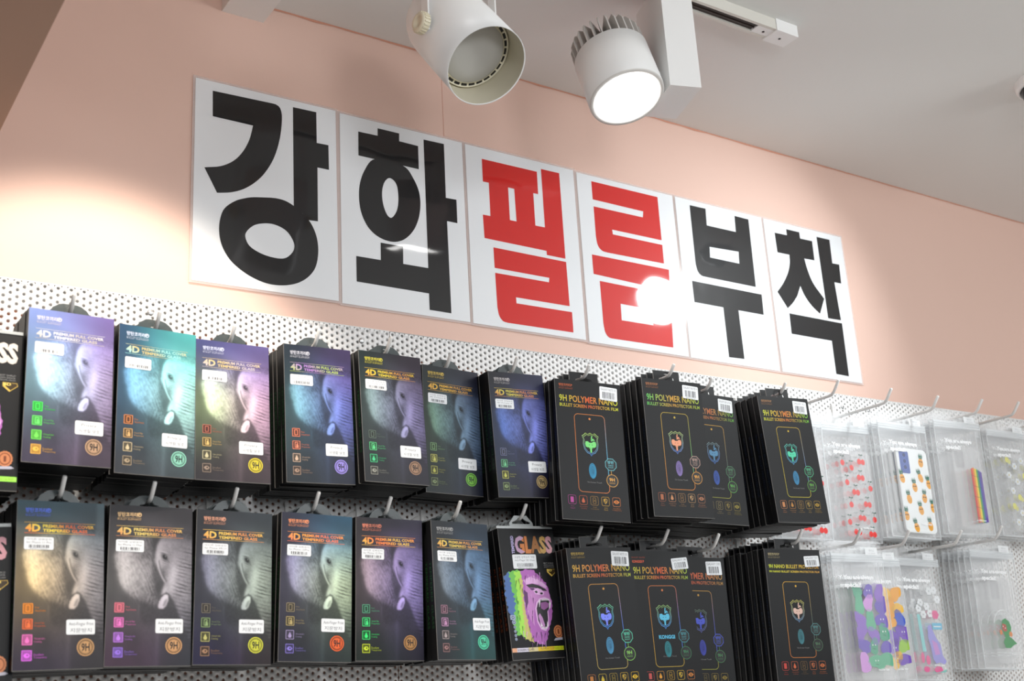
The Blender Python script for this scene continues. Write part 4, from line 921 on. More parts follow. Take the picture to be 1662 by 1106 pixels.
# ------------------------------------------------------------------ gorilla boxes
def gorilla_front(root, pale=False):
    w, h = 0.0895, 0.170
    def g(px, py):   # card measured in millimetre-like units of the artwork: left edge leans with the card
        v = (py - 149) / 820.0
        l = 28 + 97 * v; r = 372 + 110 * v
        return ((px - l) / (r - l) - 0.5) * w, -v * h
    P = lambda L: [g(*p) for p in L]
    q = MB(); y = -0.0002
    lev = [0]
    def poly(L, col, holes=()):
        lev[0] += 1
        q.loops([P(L)] + [P(hh) for hh in holes], y - 0.000012 * lev[0], col)
    def spiky(L, amp, seed):
        r = random.Random(seed); o_ = []
        for a, b_ in zip(L, L[1:] + L[:1]):
            n = max(2, int(math.hypot(b_[0] - a[0], b_[1] - a[1]) / 14))
            dx, dy = b_[0] - a[0], b_[1] - a[1]; d = math.hypot(dx, dy) + 1e-6
            for k in range(n):
                t = k / n; s = amp * (r.random() if k % 2 else -0.3)
                o_.append((a[0] + dx * t + dy / d * s, a[1] + dy * t - dx / d * s))
        return o_
    blue, grn, lime, yel = srgb(70, 105, 165), srgb(110, 190, 80), srgb(165, 225, 80), srgb(200, 190, 110)
    pink, mag, dkp, pal = srgb(196, 130, 196), srgb(176, 98, 182), srgb(92, 44, 102), srgb(226, 178, 226)
    blk = (0.012, 0.010, 0.014)
    poly(spiky([(70, 455), (100, 425), (130, 440), (140, 560), (150, 690), (120, 740), (95, 660), (75, 560)], -10, 3), blue)
    poly(spiky([(95, 430), (150, 415), (190, 430), (190, 560), (190, 700), (190, 830), (150, 815), (125, 740), (140, 640), (120, 540)], -12, 4), grn)
    poly(spiky([(130, 425), (190, 420), (210, 470), (200, 600), (215, 740), (205, 850), (170, 800), (160, 690), (150, 560)], -10, 5), lime)
    poly(spiky([(165, 470), (215, 440), (230, 600), (245, 780), (260, 870), (205, 845), (190, 720), (175, 580)], -8, 6), yel)
    poly(spiky([(170, 425), (200, 412), (255, 420), (285, 455), (330, 500), (345, 540), (355, 580), (368, 615), (372, 680), (366, 730), (352, 790), (340, 850), (322, 885), (290, 880), (255, 862), (232, 800), (205, 690), (190, 590), (185, 500)], -7, 7), mag)
    poly([(200, 470), (250, 450), (300, 480), (335, 520), (350, 570), (368, 620), (360, 640), (300, 590), (262, 620), (255, 700), (262, 770), (230, 720), (205, 620)], pink)
    # brow, eyes, nose
    poly([(188, 480), (230, 462), (275, 475), (318, 505), (336, 522), (330, 535), (285, 508), (240, 500), (205, 508)], pal)
    poly([(205, 512), (245, 504), (285, 515), (328, 540), (338, 552), (300, 548), (262, 530), (225, 528)], blk)
    poly([(225, 530), (255, 532), (262, 545), (240, 545)], dkp)
    poly([(250, 545), (275, 532), (300, 540), (320, 560), (316, 578), (285, 575), (262, 568)], pal)
    poly([(258, 552), (272, 548), (280, 560), (268, 566)], blk); poly([(292, 562), (308, 560), (312, 572), (298, 574)], blk)
    poly([(190, 540), (215, 560), (220, 620), (208, 660), (196, 600)], dkp)
    # open mouth
    poly([(262, 660), (270, 620), (290, 596), (322, 590), (352, 602), (364, 626), (360, 660), (345, 668), (350, 720), (350, 770), (332, 802), (300, 790), (276, 745)], pal)
    poly([(272, 660), (280, 625), (298, 606), (325, 602), (348, 612), (356, 630), (352, 660), (340, 680), (344, 730), (340, 770), (325, 786), (302, 775), (282, 735)], blk)
    poly([(296, 625), (330, 620), (350, 632), (345, 655), (318, 672), (300, 660)], srgb(150, 88, 150))
    poly([(282, 705), (292, 690), (310, 720), (325, 765), (318, 782), (300, 770)], srgb(196, 140, 196))
    for t in ([(284, 612), (296, 606), (290, 655)], [(350, 622), (362, 628), (350, 672)], [(300, 775), (310, 770), (298, 745)], [(336, 790), (346, 768), (338, 740)]):
        poly(t, srgb(240, 232, 240))
    for k in range(7):
        x = 302 + k * 7.2
        poly([(x, 598 + abs(k - 3) * 1.5), (x + 6, 598 + abs(k - 3) * 1.5), (x + 5.5, 612), (x + 0.5, 612)], srgb(235, 225, 235))
    for k in range(5):
        x = 306 + k * 7
        poly([(x, 786), (x + 5.5, 788), (x + 5, 775), (x + 1, 774)], srgb(235, 225, 235))
    r = random.Random(11)
    for k in range(46):
        x, yy = r.choice([(r.uniform(240, 340), r.uniform(800, 870)), (r.uniform(195, 250), r.uniform(560, 800)), (r.uniform(130, 200), r.uniform(440, 800)), (r.uniform(190, 300), r.uniform(425, 462))])
        ln = r.uniform(25, 50); dx = r.uniform(-6, 10)
        base = srgb(86, 130, 60) if x < 185 else (srgb(225, 175, 228) if k % 2 else dkp)
        poly([(x, yy), (x + 4, yy + 2), (x + dx + 1, yy + ln), (x + dx, yy + ln)], base)
    q.build('cover_art', M['printed'], root)
    # title
    q = MB()
    gl = [srgb(185, 150, 180), srgb(200, 120, 60), srgb(150, 95, 40), srgb(190, 150, 80), srgb(205, 150, 160)]
    if pale: gl = [srgb(225, 215, 205)] * 5
    def gcol(x, z):
        return gl[max(0, min(4, int((x / w + 0.5 - 0.24) / 0.15)))]
    x0, z1 = g(124, 198); x1, z0 = g(376, 312)
    put_text(q, 'GLASS', -0.0205, 0.0400, z0, z1, -0.0003, gcol, 0.05)
    put_text(q, 'TEMPERED', -0.0262, -0.0218, z0, z1, -0.0003, srgb(190, 180, 225), 0.03, rot=90)
    q.build('title_lettering', M['foil'], root)
    q = MB()
    a_, b_ = g(322, 370), g(390, 405)
    for k, wd in enumerate(('BEST SHIELD', 'ANTI SHOCK', 'SMOOTH TOUCH')):
        zt = a_[1] - k * 0.0026
        put_text(q, wd, 0.0225, 0.0385, zt - 0.0017, zt, -0.0003, srgb(150, 150, 150))
    sh = P([(335, 412), (390, 412), (396, 428), (368, 460), (338, 432)])
    q.loops([sh], -0.0003, srgb(225, 190, 90)); q.loops([[(p[0] * .8 + .2 * sh[2][0] * .93, p[1] * .8 + .2 * (-0.0565)) for p in sh]], -0.00035, srgb(60, 45, 20))
    put_text(q, '4D', 0.0265, 0.0345, -0.0578, -0.0548, -0.0004, srgb(235, 210, 110), 0.03)
    q.build('shield_badge', M['foil'], root)
    q = MB()
    mc = g(410, 808)
    r_ = random.Random(2)
    q.loops([[(mc[0] + (0.0072 + 0.0005 * (k % 2)) * math.cos(2 * math.pi * k / 32), mc[1] + (0.0080 + 0.0005 * (k % 2)) * math.sin(2 * math.pi * k / 32)) for k in range(32)]], -0.0003, srgb(205, 130, 85))
    q.loops(ring_loops(ell(mc[0], mc[1], 0.0056, 0.0064, 28), 0.85), -0.00035, srgb(120, 60, 35))
    put_text(q, '1', mc[0] - 0.0012, mc[0] + 0.0012, mc[1] - 0.003, mc[1] + 0.003, -0.00035, srgb(120, 60, 35), 0.04)
    q.loops([[(mc[0] - 0.009, mc[1] - 0.0112), (mc[0] - 0.006, mc[1] - 0.0082), (mc[0] + 0.006, mc[1] - 0.0075), (mc[0] + 0.009, mc[1] - 0.0095), (mc[0] + 0.006, mc[1] - 0.0105), (mc[0] - 0.006, mc[1] - 0.0112)]], -0.00036, srgb(185, 185, 200))
    q.build('award_badge', M['foil'], root)
    q = MB()
    z1_, z0_ = g(0, 897)[1], g(0, 922)[1]
    for k in range(24):
        u0, u1 = -0.0440 + k * 0.0880 / 24, -0.0440 + (k + 1) * 0.0880 / 24
        t = k / 23
        c = (srgb(225, 165, 130) if t < .06 else srgb(210, 205, 220) if t < .30 else srgb(215, 200, 150) if t < .44 else srgb(225, 190, 40) if t < .75 else srgb(210, 225, 40))
        if pale: c = srgb(165, 245, 90)
        q.quad([(u0, -0.0003, z0_), (u1, -0.0003, z0_), (u1, -0.0003, z1_), (u0, -0.0003, z1_)], c)
    put_text(q, 'SCREEN GLASS', -0.036, -0.010, z0_ + .0014, z1_ - .0014, -0.00036, srgb(80, 75, 80), 0.01)
    put_text(q, 'PREMIUM TEMPERED GLASS', 0.0, 0.041, z0_ + .0014, z1_ - .0014, -0.00036, srgb(150, 130, 30))
    q.build('base_band', M['foil'], root)
    q = MB()
    for k, (px, py) in enumerate(((124, 710), (131, 740), (136, 770), (139, 795), (142, 820), (145, 843))):
        c_ = g(px, py); s_ = 0.0030 if k < 2 else 0.0019
        if k == 0: q.loops([rrect(c_[0] - .0042, c_[0] + .0042, c_[1] - .003, c_[1] + .003, .0004)], -0.0005, srgb(150, 160, 190))
        q.loops([ell(c_[0], c_[1], s_, s_, 16)], -0.00055, srgb(170, 180, 205))
        q.loops(ring_loops(ell(c_[0], c_[1], s_ * .7, s_ * .7, 14), .6), -0.0006, srgb(40, 50, 80))
    q.build('feature_icon', M['foil'], root)
    q = MB()
    sticker_barcode(q, -0.0268, 0.0112, g(0, 408)[1], g(0, 318)[1], -0.0006, ['고급형 강화유리 액정', 'Anti-Finger 3D Glass'], 31)
    q.build('barcode_sticker', M['printed'], root)
    # plastic hanger over the top edge
    q = MB()
    q.box(-0.0465, 0.0440, -0.0008, 0.0116, -0.0002, 0.0032)
    q.loops([[(-0.0215, 0.0032), (0.0165, 0.0032), (0.0165, 0.0085), (0.0075, 0.0185), (-0.0125, 0.0185), (-0.0215, 0.0085)], [(-0.0170, 0.0072), (-0.0170, 0.0095), (-0.0095, 0.0125), (-0.0060, 0.0155), (0.0010, 0.0155), (0.0045, 0.0125), (0.0120, 0.0095), (0.0120, 0.0072)]], 0.0045, thick=0.0018)
    q.build('hang_tab', M['hanger'], root)

K_TAB = tab_mesh(0.040, 0.022, 0.0175, M['hanger'])
for loc, ang, lab, st, pale, hz in (
        ((0.4254, -0.1172, 1.8774), (0.6, -4.4, -1.6), 'black box with a roaring purple gorilla and grey plastic hanger', 'behind the roaring gorilla box', False, 1.8905),
        ((-0.2729, -0.1587, 2.0516), (1.4, -5.3, -0.1), 'gorilla glass box cut by the left picture edge, upper row', 'behind the cut off upper left gorilla box', True, 2.0615),
        ((-0.2679, -0.1400, 1.8503), (0.0, -4.0, -3.1), 'gorilla glass box cut by the left picture edge, lower row', 'behind the cut off lower left gorilla box', False, 1.8615)):
    grp = 'gorilla screen protector boxes'
    o = carton_thing('screen_protector_box', K_BODY, None, loc, ang, lab, 'box', grp)
    gorilla_front(o, pale)
    stack_behind(loc, ang, 6 if loc[0] > 0 else 7, 'screen_protector_box', K_BODY, K_TAB, st, 'box', grp)
    hook(loc[0] - 0.0025, hz + 0.0005, loc[1] + 0.004, 'white display hook carrying the stack ' + st, 'white display hooks', 0.0165)

# ------------------------------------------------------------------ black film boxes with phone outline
def film_front(root, spec):
    w, h = NW, NH
    X = lambda u: (u - 0.5) * w
    Z = lambda v: -v * h
    y = -0.0002
    S = lambda k: np.array(srgb(*spec[k]))
    t = [np.array(srgb(*c)) for c in spec['title']]
    def tcol(x, z):
        u = (x / w + 0.5 - .06) / .87 * 2
        i = 0 if u < 1 else 1; f = min(max(u - i, 0), 1)
        return tuple(t[i] * (1 - f) + t[i + 1] * f)
    f0, f1, f2 = S('frame_top'), S('frame_side'), S('frame_low')
    q = MB()
    if spec.get('brand2'):
        put_text(q, 'BULLET GLASS', X(.05), X(.27), Z(.052), Z(.042), y, tuple(S('logo') * .6))
        put_text(q, 'KONGGI P', X(.05), X(.25), Z(.086), Z(.066), y, tuple(S('logo')), 0.05)
    else:
        put_text(q, '방탄코끼리', X(.065), X(.235), Z(.050), Z(.030), y, tuple(S('logo')), 0.02)
        put_text(q, 'P', X(.245), X(.265), Z(.048), Z(.032), y, tuple(S('logo')), 0.03)
        q.quad([(X(.065), y, Z(.056)), (X(.27), y, Z(.056)), (X(.27), y, Z(.055)), (X(.065), y, Z(.055))], tuple(S('logo') * .6))
        put_text(q, 'BULLET ELEPHANT', X(.065), X(.27), Z(.070), Z(.061), y, tuple(S('logo') * .6))
    q.build('brand_lettering', M['foil'], root)
    q = MB()
    if spec.get('alt'):
        put_text(q, '9H NANO BULLET PROTECTOR', X(.055), X(.955), Z(.146), Z(.116), y, tcol, 0.02)
        put_text(q, '9H NANO BULLET SCREEN PROTECTOR FILM', X(.055), X(.955), Z(.178), Z(.162), y, tcol, 0.03)
    else:
        put_text(q, '9H POLYMER NANO', X(.06), X(.945), Z(.163), Z(.114), y, tcol, 0.012)
        put_text(q, 'BULLET SCREEN PROTECTOR FILM', X(.06), X(.945), Z(.200), Z(.176), y, tcol, 0.01)
    q.build('title_lettering', M['foil'], root)
    q = MB()
    ox0, ox1, oz0, oz1 = X(.262), X(.725), Z(.805), Z(.245)
    def fcol(x, z):
        v = (oz1 - z) / (oz1 - oz0); u = (x - ox0) / (ox1 - ox0)
        if u > 0.85 and v < 0.9: return tuple(f0 * (1 - min(1, v * 2)) + f1 * min(1, v * 2))
        return tuple(f0 * (1 - v) + f2 * v)
    outer, inner = inset_rrect(ox0, ox1, oz0, oz1, .0062, .0007)
    def dens(lp):
        o_ = []
        for a, b_ in zip(lp, lp[1:] + lp[:1]):
            n = max(1, int(math.hypot(b_[0] - a[0], b_[1] - a[1]) / .006))
            o_ += [(a[0] + (b_[0] - a[0]) * k / n, a[1] + (b_[1] - a[1]) * k / n) for k in range(n)]
        return o_
    q.loops([dens(outer), dens(inner)], y, fcol)
    q.loops([ell(X(.495), Z(.278), .0016, .0016, 14)], y, tuple(f0))
    put_text(q, 'On-Screen Touch', X(.395), X(.61), Z(.738), Z(.728), y, (.20, .20, .20))
    q.build('phone_outline', M['foil'], root)
    # crest with an elephant head
    q = MB(); e0, e1 = S('crest'), S('crest2')
    cx, cz = X(.485), Z(.462); sx, sz = w * .125, h * .083
    sh = [(0, 1.0), (.28, .86), (.55, .98), (.80, .80), (1.0, .72), (.86, .40), (.92, 0), (.80, -.45), (.48, -.78), (.16, -.86), (0, -1.05), (-.16, -.86), (-.48, -.78), (-.80, -.45), (-.92, 0), (-.86, .40), (-1.0, .72), (-.80, .80), (-.55, .98), (-.28, .86)]
    def ecol(x, z):
        f = min(1, max(0, (cz + sz - z) / (2 * sz))); return tuple(e0 * (1 - f) + e1 * f)
    out = [(cx + p[0] * sx, cz + p[1] * sz) for p in sh]
    q.loops(ring_loops(out, .94), y, ecol); q.loops(ring_loops([(cx + (p[0] - cx) * .86, cz + (p[1] - cz) * .86) for p in out], .95), y, ecol)
    hd = [(-.18, .24), (-.34, .36), (-.66, .34), (-.74, .10), (-.66, -.14), (-.44, -.24), (-.28, -.20), (-.22, -.36), (-.16, -.18), (-.12, -.34), (-.10, -.72), (.10, -.72), (.12, -.34), (.16, -.18), (.22, -.36), (.28, -.20), (.44, -.24), (.66, -.14), (.74, .10), (.66, .34), (.34, .36), (.18, .24)]
    ec = S('crest_fill')
    q.loops([[(cx + p[0] * sx * .9, cz - .08 * sz + p[1] * sz * .9) for p in hd]], y, tuple(ec))
    q.loops([[(cx + p[0] * sx, cz + p[1] * sz) for p in [(.02, .32), (.30, .52), (.48, .40), (.52, .30), (.34, .34), (.10, .24)]]], y, tuple(ec * .9))
    q.loops([[(cx + p[0] * sx, cz + p[1] * sz) for p in [(.04, .40), (.12, .72), (.26, .70), (.18, .44)]]], y, tuple(ec * .9))
    for s in (-1, 1):
        q.loops([ell(cx + s * sx * .17, cz - .06 * sz, sx * .045, sz * .04, 8)], y - 0.00005, (.02, .02, .02))
    if spec.get('brand2'):
        put_text(q, 'KONGGI', X(.36), X(.62), Z(.615), Z(.588), y, tuple(ec * .9), 0.05)
    q.build('crest', M['foil'], root)
    q = MB(); fc = S('finger')
    fx, fz = X(.487), Z(.652 if not spec.get('brand2') else .685); ra, rb = w * .056, h * .056
    q.loops([ell(fx, fz, ra, rb, 28)], y, tuple(fc * .35))
    for k in range(6):
        s_ = .96 - k * .155
        e_ = ell(fx + ra * .03 * k, fz - rb * .04 * k, ra * s_, rb * s_, 26)
        q.loops(ring_loops(e_, .90 - .012 * k), y - 0.00005, tuple(fc * (1.0 if k % 2 else .8)))
    q.build('fingerprint', M['foil'], root)
    b1, b2 = S('oct'), S('nine')
    q = MB(); bx, bz = X(.765), Z(.598)
    ro = w * .092
    oct_ = [(bx + ro * math.cos(rad(22.5 + 45 * k)), bz + ro * math.sin(rad(22.5 + 45 * k))) for k in range(8)]
    q.loops([oct_], y - 0.00003, (.015, .016, .017)); q.loops(ring_loops(oct_, .90), y - 0.00006, tuple(b1))
    put_text(q, '방탄', bx - ro * .5, bx + ro * .5, bz + ro * .10, bz + ro * .58, y - 0.00006, tuple(b1), 0.03)
    put_text(q, 'NANO', bx - ro * .42, bx + ro * .42, bz - ro * .24, bz - ro * .02, y - 0.00006, tuple(b1 * .8), 0.03)
    put_text(q, 'BULLET', bx - ro * .42, bx + ro * .42, bz - ro * .52, bz - ro * .34, y - 0.00006, tuple(b1 * .8), 0.03)
    bz2 = Z(.713)
    q.quad([(bx - .0003, y - .00004, bz2 + ro * .9), (bx + .0003, y - .00004, bz2 + ro * .9), (bx + .0003, y - .00004, bz - ro * .9), (bx - .0003, y - .00004, bz - ro * .9)], tuple(b2))
    cc = ell(bx + .0006, bz2, ro * .95, ro * .95, 32)
    q.loops([cc], y - 0.00003, (.015, .016, .017)); q.loops(ring_loops(cc, .92), y - 0.00006, tuple(b2))
    put_text(q, '9H', bx - ro * .42, bx + ro * .46, bz2 - ro * .10, bz2 + ro * .42, y - 0.00006, tuple(b2), 0.03)
    for zz in (-.26, -.40):
        q.quad([(bx - ro * .45, y - .00006, bz2 + ro * (zz - .05)), (bx + ro * .5, y - .00006, bz2 + ro * (zz - .05)), (bx + ro * .5, y - .00006, bz2 + ro * zz), (bx - ro * .45, y - .00006, bz2 + ro * zz)], tuple(b2 * .6))
    q.build('hardness_badge', M['foil'], root)
    for k in range(5):
        ic = np.array(srgb(*spec['icons'][k]))
        q = MB(); cx = X(.155 + k * .163); cz = Z(.862); s = w * .058
        q.loops(inset_rrect(cx - s, cx + s, cz - s * 1.05, cz + s * 1.05, .0022, .0004), y, tuple(ic))
        if k == 0:
            q.loops([rrect(cx - s * .4, cx + s * .4, cz - s * .65, cz + s * .65, .0006)], y, tuple(ic))
        elif k == 1:
            q.loops([[(cx, cz + s * .7), (cx - s * .28, cz + s * .1), (cx - s * .42, cz - s * .3), (cx - s * .2, cz - s * .6), (cx + s * .2, cz - s * .6), (cx + s * .42, cz - s * .3), (cx + s * .28, cz + s * .1)]], y, tuple(ic))
        elif k == 2:
            q.loops(inset_rrect(cx - s * .4, cx + s * .4, cz - s * .7, cz + s * .7, .0008, .0004), y, tuple(ic))
            for a in (45, 135):
                dx, dz = math.cos(rad(a)) * s * .4, math.sin(rad(a)) * s * .4
                q.quad([(cx - dx - .0002, y, cz - dz), (cx - dx + .0002, y, cz - dz), (cx + dx + .0002, y, cz + dz), (cx + dx - .0002, y, cz + dz)], tuple(ic))
        elif k == 3:
            q.loops([[(cx, cz + s * .7), (cx + s * .5, cz + s * .5), (cx + s * .45, cz - s * .1), (cx, cz - s * .65), (cx - s * .45, cz - s * .1), (cx - s * .5, cz + s * .5)]], y, tuple(ic * .8))
            q.loops([[(cx, cz + s * .55), (cx + s * .36, cz + s * .4), (cx + s * .34, cz), (cx, cz)]], y - .00005, (.02, .02, .02))
            q.loops([[(cx, cz), (cx - s * .34, cz), (cx, cz - s * .5)]], y - .00005, (.02, .02, .02))
        else:
            q.loops([[(cx - s * .75, cz), (cx - s * .35, cz + s * .36), (cx, cz + s * .46), (cx + s * .35, cz + s * .36), (cx + s * .75, cz), (cx + s * .35, cz - s * .36), (cx, cz - s * .46), (cx - s * .35, cz - s * .36)], ell(cx, cz, s * .3, s * .3, 14)], y, tuple(ic))
            q.loops([ell(cx, cz, s * .16, s * .16, 10)], y, tuple(ic))
        for r_, wd in enumerate((('Easy', 'Attach'), ('Oleophobic', 'Coating'), ('Full', 'Compatible'), ('Anti', 'Shock'), ('Excellent', 'Transparency'))[k]):
            hw = w * .006 * len(wd)
            put_text(q, wd, cx - hw, cx + hw, Z(.912 + .013 * r_), Z(.903 + .013 * r_), y, tuple(ic * .55))
        q.build('feature_icon', M['foil'], root)
    q = MB()
    x0, x1, z0, z1 = X(.675), X(.945), Z(.128), Z(.028)
    if spec.get('brand2') or spec.get('alt'): x0, x1, z0, z1 = X(.70), X(.97), Z(.130), Z(.048)
    sticker_barcode(q, x0, x1, z0, z1, -0.0006, [spec['model']], spec['seed'])
    for i_ in range(len(q.v)):
        a_ = rad(spec.get('srot', -3)); px, py, pz = q.v[i_]; mx_, mz_ = (x0 + x1) / 2, (z0 + z1) / 2
        q.v[i_] = (mx_ + (px - mx_) * math.cos(a_) - (pz - mz_) * math.sin(a_), py, mz_ + (px - mx_) * math.sin(a_) + (pz - mz_) * math.cos(a_))
    q.build('barcode_sticker', M['printed'], root)

YG, OR, RD, GR, TL, BL, VI, MAG = (190, 195, 50), (215, 125, 55), (205, 85, 45), (80, 165, 75), (75, 175, 165), (65, 130, 215), (120, 115, 215), (170, 60, 140)
FILM = [
 dict(loc=(0.5081, -0.1695, 2.0760), ang=(-9.7, -3.9, 2.4), title=[YG, RD, YG], logo=(190, 95, 55), frame_top=(205, 125, 60), frame_side=(110, 190, 225), frame_low=(205, 120, 60), crest=(165, 200, 90), crest2=(60, 120, 190), crest_fill=(120, 215, 120), finger=(40, 150, 195), oct=(95, 170, 180), nine=(215, 160, 70), icons=[MAG, (190, 90, 55), (170, 130, 60), (205, 160, 50), OR], model='GALAXY NOTE 10', seed=41,
      lab='black film box with glowing green crest, leftmost of the upper film boxes', st='behind the upper film box with green crest'),
 dict(loc=(0.6341, -0.2010, 2.0828), ang=(-5.5, -1.1, 0.5), title=[(90, 185, 90), (200, 150, 60), (150, 175, 60)], logo=(170, 110, 70), frame_top=(185, 160, 60), frame_side=(110, 175, 110), frame_low=(205, 130, 55), crest=(170, 190, 110), crest2=(80, 110, 190), crest_fill=(225, 150, 115), finger=(135, 115, 180), oct=(165, 135, 125), nine=(205, 145, 55), icons=[(165, 95, 60), (190, 130, 85), (165, 125, 75), (190, 150, 100), (180, 120, 85)], model='GALAXY NOTE 9', seed=42,
      lab='black film box with orange crest, hanging furthest forward in the upper row', st='behind the upper film box with orange crest'),
 dict(loc=(0.7397, -0.1617, 2.0831), ang=(-2.4, -2.2, 1.4), title=[(90, 150, 90), (180, 100, 55), (90, 150, 60)], logo=(150, 100, 70), frame_top=(195, 150, 60), frame_side=(105, 120, 110), frame_low=(150, 150, 55), crest=(110, 130, 130), crest2=(70, 110, 175), crest_fill=(80, 130, 165), finger=(55, 90, 175), oct=(70, 120, 85), nine=(85, 155, 70), icons=[(140, 110, 70), (140, 120, 80), (150, 135, 90), (140, 120, 50), (150, 135, 50)], model='GALAXY S20 ULTRA', seed=43, half=True,
      lab='black film box with dim blue crest half hidden by its neighbour, upper row', st='behind the half hidden upper film box'),
 dict(loc=(0.8799, -0.1790, 2.0877), ang=(-4.6, -2.8, -1.1), title=[(190, 200, 50), (205, 120, 55), (110, 175, 60)], logo=(165, 120, 80), frame_top=(195, 165, 50), frame_side=(120, 150, 190), frame_low=(185, 175, 50), crest=(90, 180, 160), crest2=(80, 150, 190), crest_fill=(80, 200, 160), finger=(60, 140, 185), oct=(75, 170, 125), nine=(95, 160, 65), icons=[(190, 125, 75), (180, 125, 55), (165, 130, 60), (170, 140, 60), (180, 145, 50)], model='GALAXY A51', seed=44,
      lab='black film box with mint crest, rightmost of the upper row beside pouches', st='behind the upper film box with mint crest'),
 dict(loc=(0.5145, -0.1580, 1.8486), ang=(-5.7, -3.0, -1.4), title=[(205, 165, 60), (205, 95, 55), (170, 180, 60)], logo=(180, 150, 60), frame_top=(205, 145, 60), frame_side=(80, 130, 225), frame_low=(185, 165, 90), crest=(110, 190, 140), crest2=(70, 130, 220), crest_fill=(120, 135, 245), finger=(75, 150, 195), oct=(85, 190, 160), nine=(130, 190, 90), icons=[(180, 115, 50), (195, 170, 50), (175, 150, 50), (200, 165, 50), (225, 185, 40)], model='GALAXY NOTE 20', seed=45,
      lab='black film box with violet crest beside the gorilla box, lower row', st='behind the lower film box with violet crest'),
 dict(loc=(0.6348, -0.1380, 1.8499), ang=(-6.3, -2.3, 0.1), title=[(190, 195, 60), (215, 90, 50), (150, 175, 60)], logo=(205, 85, 50), frame_top=(210, 120, 60), frame_side=(80, 130, 220), frame_low=(195, 165, 60), crest=(150, 190, 100), crest2=(60, 140, 220), crest_fill=(90, 190, 225), finger=(40, 140, 150), oct=(65, 140, 150), nine=(55, 120, 80), icons=[(190, 80, 75), (215, 150, 50), (200, 160, 50), (215, 180, 50), (205, 130, 60)], model='GALAXY S8', seed=46, brand2=True, srot=5,
      lab='black film box with blue word under its crest, lower row', st='behind the film box with blue word'),
 dict(loc=(0.7145, -0.1250, 1.8450), ang=(-6.1, -1.9, 1.5), title=[(170, 95, 55), (190, 90, 55), (160, 120, 55)], logo=(150, 100, 60), frame_top=(185, 140, 55), frame_side=(80, 100, 200), frame_low=(150, 150, 55), crest=(100, 120, 100), crest2=(80, 85, 150), crest_fill=(65, 80, 190), finger=(60, 70, 175), oct=(65, 80, 185), nine=(65, 120, 75), icons=[(120, 90, 50), (120, 100, 55), (120, 105, 55), (140, 120, 45), (140, 120, 45)], model='GALAXY S20', seed=47, srot=2,
      lab='dimmest black film box, half hidden under a long bare hook, lower row', st='behind the dimmest lower film box'),
 dict(loc=(0.8785, -0.1599, 1.8556), ang=(-9.2, -0.6, 1.1), title=[(190, 205, 40), (205, 175, 50), (190, 140, 45)], logo=(180, 165, 120), frame_top=(205, 160, 50), frame_side=(95, 115, 110), frame_low=(195, 120, 60), crest=(195, 190, 90), crest2=(90, 130, 175), crest_fill=(215, 180, 165), finger=(65, 130, 140), oct=(75, 125, 125), nine=(75, 110, 80), icons=[(190, 70, 60), (190, 95, 60), (130, 100, 60), (190, 105, 60), (200, 110, 60)], model='GALAXY S21', seed=48, alt=True, srot=3,
      lab='black film box with pale crest, rightmost of the lower row beside pouches', st='behind the lower film box with pale crest'),
]
for i, e in enumerate(FILM):
    row = 'upper' if i < 4 else 'lower'
    grp = 'black screen film boxes on the %s hooks' % row
    o = carton_thing('screen_film_box', N_BODY, N_TAB, e['loc'], e['ang'], e['lab'], 'box', grp)
    film_front(o, e)
    stack_behind(e['loc'], e['ang'], 11, 'screen_film_box', N_BODY, N_TAB, e['st'], 'box', grp, pitch=0.0125)
    ext = (-.0075, -.0075, -.004, -.0075, -.0075, .002, .024, .004)[i]
    hook(e['loc'][0] + (0.004, 0.006, 0.006, 0.01, 0.004, 0.008, 0.016, 0.012)[i], e['loc'][2] + 0.0098, e['loc'][1] - ext, 'white display hook carrying the stack ' + e['st'], 'white display hooks', 0.0135 if row == 'upper' else 0.0175)

